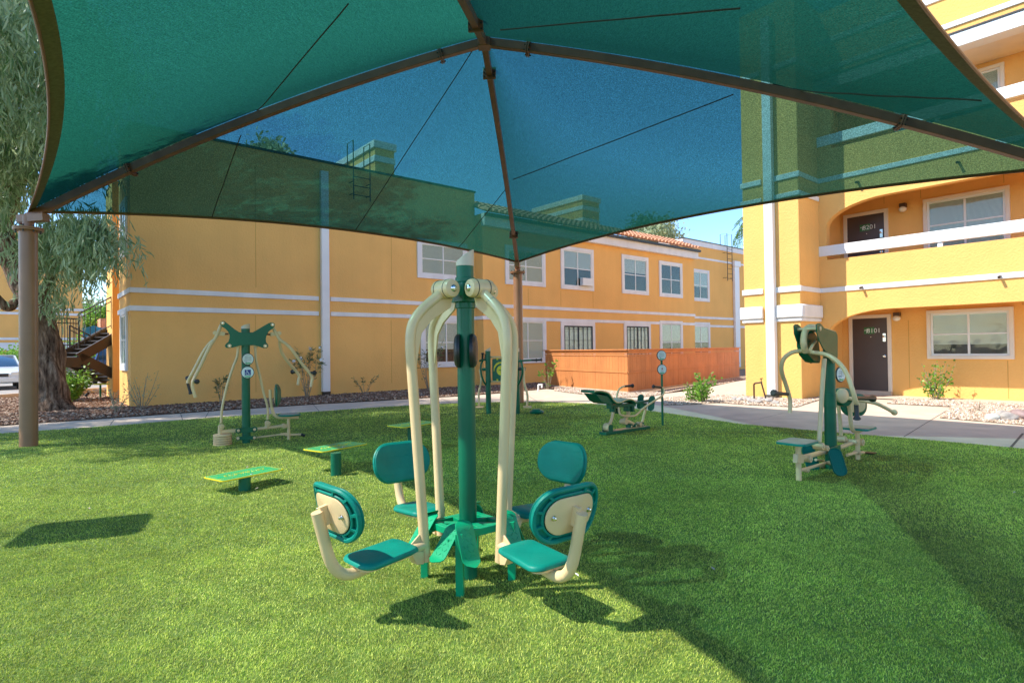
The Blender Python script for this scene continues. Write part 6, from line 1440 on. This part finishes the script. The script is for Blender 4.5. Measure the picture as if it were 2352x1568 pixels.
q = P(163, 880, 17.5); shrub('dense green shrub just right of the eucalyptus trunk', (q.x, q.y), 1.0, 1.3, 'leaf_bright', 18, 60, .11, .5)
q = P(176, 850, 21); shrub('dark green shrub behind the stair landing', (q.x, q.y), 1.1, 1.3, 'leaf_dark', 18, 60, .11, .5)
q = P(20, 850, 31); shrub('leafy green hedge plant behind the parked cars at far left', (q.x, q.y), 2.1, 3.2, 'leaf_bright', 26, 70, .2, .5)
q = P(235, 850, 33); shrub('green hedge plant behind the blue pickup', (q.x, q.y), 2.6, 4.5, 'leaf_bright', 26, 70, .24, .5)
q = G(*z2(2025, 325)); shrub('dry bare twigs in the right gravel bed', (q.x, q.y), .22, .3, 'leaf_sage', 6, 3, .03, .3)
# small things on the ground
def prop(name, label, cat, px, py, build):
    q = G(px, py); t = thing(name, label, cat, (q.x, q.y, 0)); build(t, q); return t
def f_light(t, q):
    m = MB(); m.cyl(q-Vector((0, 0, .05)), q+Vector((0, 0, .14)), .015); m.build('stake', M['darkmetal'], t); m = MB(); m.tube([q+Vector((-.06, 0, .12)), q+Vector((.05, 0, .2))], [.03, .045], 12); m.build('lamp_head', M['darkmetal'], t)
prop('garden_spotlight', 'small black garden spotlight in the mulch right of the trunk', 'lamp', *z46(940, 1365), f_light)
def f_tap(t, q):
    m = MB(); m.tube([q-Vector((0, 0, .05)), q+Vector((0, 0, .22)), q+Vector((.12, 0, .22))], .03, 10, .03); m.build('pipe', M['vinyl'], t); m = MB(); m.cyl(q+Vector((.12, 0, .25)), q+Vector((.12, 0, .12)), .035); m.build('cap', M['vinyl'], t)
prop('irrigation_riser', 'white irrigation riser beside the young frangipani', 'pipe', *c3_(1425, 1075), f_tap)
def f_bench(t, q):
    m = MB()
    for a in (-.5, .5): m.cyl(q+Vector((a, 0, -.05)), q+Vector((a, 0, .42)), .03)
    m.build('leg', M['green'], t); m = MB(); m.obox(q+Vector((0, 0, .44)), (.62, 0, 0), (0, .16, 0), (0, 0, .02)); m.build('top', M['yellow'], t)
prop('low_barrier', 'small yellow topped barrier at the foot of the staircase', 'barrier', *z46(1250, 1340), f_bench)
# a few fallen leaves on the turf
for i, (x, y) in enumerate(((1325, 1331), (568, 1078), (1638, 1317), (205, 1175), (2330, 1138), (590, 1128))):
    q = G(x, y); m = MB(); a = random.uniform(0, 3); d = Vector((math.cos(a), math.sin(a), .2)); w_ = Vector((-d.y, d.x, .3)); c = q+Vector((0, 0, .034))
    m.add([c-d*.022, c+w_*.010, c+d*.022, c-w_*.010+Vector((0, 0, .004))], [(0, 1, 2), (0, 2, 3)]); tag(m.build('fallen_leaf', M['petal'] if i == 0 else M['sand'], smooth=False), ['pale fallen leaf on the turf below the right front backrest', 'tan fallen leaf on the turf by the nearest step platform', 'tan fallen leaf on the shaded turf right of the seats', 'tan fallen leaf on the sunlit turf above the long board shadow', 'tan fallen leaf on the turf at the right edge', 'tan fallen leaf on the turf under the lowest step'][i], 'leaf')
# ================================================================ CARS
def car(label, loc, heading, paint, kind='sedan', cat='car', group='vehicles in the car park'):
    """x forward; built at the origin and turned by the Empty"""
    t = thing('parked_car' if kind != 'pickup' else 'pickup_truck', label, cat, loc, heading, group); t['org'] = [0, 0, 0]
    W_ = .88
    if kind == 'pickup':
        Ln = 2.75; body = [(-Ln, .45), (-Ln, 1.12), (-.9, 1.14), (-.9, 1.16), (.9, 1.14), (1.2, 1.1), (2.45, 1.0), (Ln, .9), (Ln, .42)]; cab = [(-.95, 1.14), (-.75, 1.72), (.35, 1.76), (1.15, 1.12)]; wx = (-1.65, 1.8); wr = .38
    elif kind == 'suv':
        Ln = 2.3; body = [(-Ln, .4), (-Ln, 1.05), (1.15, 1.05), (2.1, .95), (Ln, .8), (Ln, .35)]; cab = [(-2.2, 1.05), (-2.0, 1.66), (.2, 1.68), (1.1, 1.05)]; wx = (-1.35, 1.45); wr = .35
    else:
        Ln = 2.25; body = [(-Ln, .38), (-Ln, .9), (-1.6, .98), (1.0, .95), (1.9, .82), (Ln, .66), (Ln, .3)]; cab = [(-1.65, .97), (-1.0, 1.38), (.1, 1.42), (1.05, .94)]; wx = (-1.35, 1.4); wr = .32
    def loft(prof, w0, w1, z0):
        m = MB(); n = len(prof); zt = max(z for x, z in prof); vs = []
        for s in (-1, -.96, .96, 1):
            for x, z in prof:
                f = (z-z0)/max(zt-z0, .01); w = w0+(w1-w0)*f; k = 1 if abs(s) < 1 else .93
                vs.append((x*(1 if abs(s) < 1 else .985), s*w, z0+(z-z0)*k))
        fs = [tuple(range(n))[::-1], tuple(range(3*n, 4*n))]
        for r in range(3):
            for i in range(n): fs.append((r*n+i, r*n+(i+1) % n, (r+1)*n+(i+1) % n, (r+1)*n+i))
        m.add(vs, fs); return m
    b = loft(body, W_*.98, W_, .3).build('body', M[paint], t, bevel=.05, ang=35)
    loft(cab, W_*.93, W_*.72, cab[0][1]-.02).build('window_band', M['carglass'], b, bevel=.03)
    zt = max(z for x, z in cab); m = MB(); m.box(cab[1][0]+.02, cab[2][0]-.02, -W_*.70, W_*.70, zt-.03, zt+.02); m.build('roof', M[paint], b, bevel=.02)
    m = MB()
    for s in (-1, 1):
        m.bar((cab[2][0], s*W_*.73, zt-.02), (cab[3][0], s*W_*.91, cab[3][1]), .06, .05); m.bar((cab[1][0], s*W_*.73, zt-.02), (cab[0][0], s*W_*.91, cab[0][1]), .08, .05); m.bar(((cab[1][0]+cab[2][0])/2, s*W_*.745, zt-.02), ((cab[1][0]+cab[2][0])/2-.05, s*W_*.93, cab[0][1]), .07, .04)
    m.build('pillars', M[paint], b)
    for x in wx:
        for s in (-1, 1):
            m = MB(); m.lathe([(wr*.55, -.10), (wr*.92, -.10), (wr, -.07), (wr, .07), (wr*.92, .10), (wr*.55, .10)], (x, s*(W_-.1), wr), (0, 1, 0), 24); w_ = m.build('wheel', M['tyre'], t)
            m = MB(); m.lathe([(wr*.6, 0), (wr*.5, .012), (.05, .02)], (x, s*(W_+.0), wr), (0, s, 0), 16); m.build('rim', M['chrome'], w_)
    for s in (-1, 1):
        m = MB(); m.box(Ln-.12, Ln+.01, s*W_*.72-.16, s*W_*.72+.16, .62 if kind == 'sedan' else .78, .74 if kind == 'sedan' else .93); m.build('headlight', M['lamp_clear'], t, bevel=.02)
        m = MB(); z = (.72, .86) if kind == 'sedan' else (.75, 1.05); m.box(-Ln-.012, -Ln+.08, s*W_*.9-.07, s*W_*.9+.07, *z); m.build('tail_light', M['lamp_red'], t, bevel=.01)
        m = MB(); m.box(.75, .92, s*(W_+.08)-.07, s*(W_+.08)+.07, cab[3][1]+.02, cab[3][1]+.16); m.build('mirror', M[paint], t, bevel=.02)
    m = MB(); m.box(-Ln-.08, -Ln+.04, -W_*.95, W_*.95, .42, .58); m.build('rear_bumper', M['chrome'] if kind == 'pickup' else M[paint], t, bevel=.02)
    m = MB(); m.box(Ln-.04, Ln+.08, -W_*.95, W_*.95, .32, .52); m.build('front_bumper', M[paint], t, bevel=.03)
    m = MB(); m.box(-Ln-.02, -Ln, -.16, .16, .60 if kind != 'pickup' else .78, .70 if kind != 'pickup' else .9); m.build('licence_plate', M['white'], t)
    m = MB(); m.box(Ln-.01, Ln+.02, -.4, .4, .55, .68); m.build('grille', M['darkmetal'], t)
    return t
q = G(220, 880); car('dark blue pickup truck seen from behind under the staircase', (q.x-.1, q.y+1.6, 0), rad(122), 'bluecar', 'pickup', 'truck')
q = G(-8, 893); car('silver white sedan parked at the far left edge', (q.x-.6, q.y+.6, 0), rad(-48), 'whitecar', 'sedan')
q = G(18, 882); car('grey sport utility car with dark windows parked behind the white sedan', (q.x+.2, q.y+4.6, 0), rad(-50), 'greycar', 'suv')
# black fence posts beside the white car
q = G(*z46(145, 1215)); q2 = G(*z46(200, 1215))
t = thing('metal_railing', 'short black metal railing beside the parked white sedan', 'railing', (q.x, q.y, 0))
for i in range(5):
    c = q.lerp(q2, i/4); m = MB(); m.cyl(c, c+Vector((0, 0, 1.15 if i == 0 else .9)), .03 if i == 0 else .016, seg=8); m.build('baluster', M['darkmetal'], t)
m = MB(); m.tube([q+Vector((0, 0, .85)), q2+Vector((0, 0, .85))], .02, 8); m.build('top_rail', M['darkmetal'], t)
# little disabled parking sign
q = P(34, 835, 33); t = thing('parking_sign', 'small white parking sign with a blue square above the parked cars', 'sign', (q.x, q.y, 0))
m = MB(); m.cyl((q.x, q.y, 0), (q.x, q.y, q.z+.2), .03, seg=8); m.build('post', M['darkmetal'], t)
m = MB(); m.obox(q+Vector((0, -.04, 0)), (.34, 0, 0), (0, .01, 0), (0, 0, .24)); p_ = m.build('panel', M['white'], t); m = MB(); m.obox(q+Vector((.05, -.054, 0)), (.12, 0, 0), (0, .002, 0), (0, 0, .11)); m.build('print', M['navy'], p_)
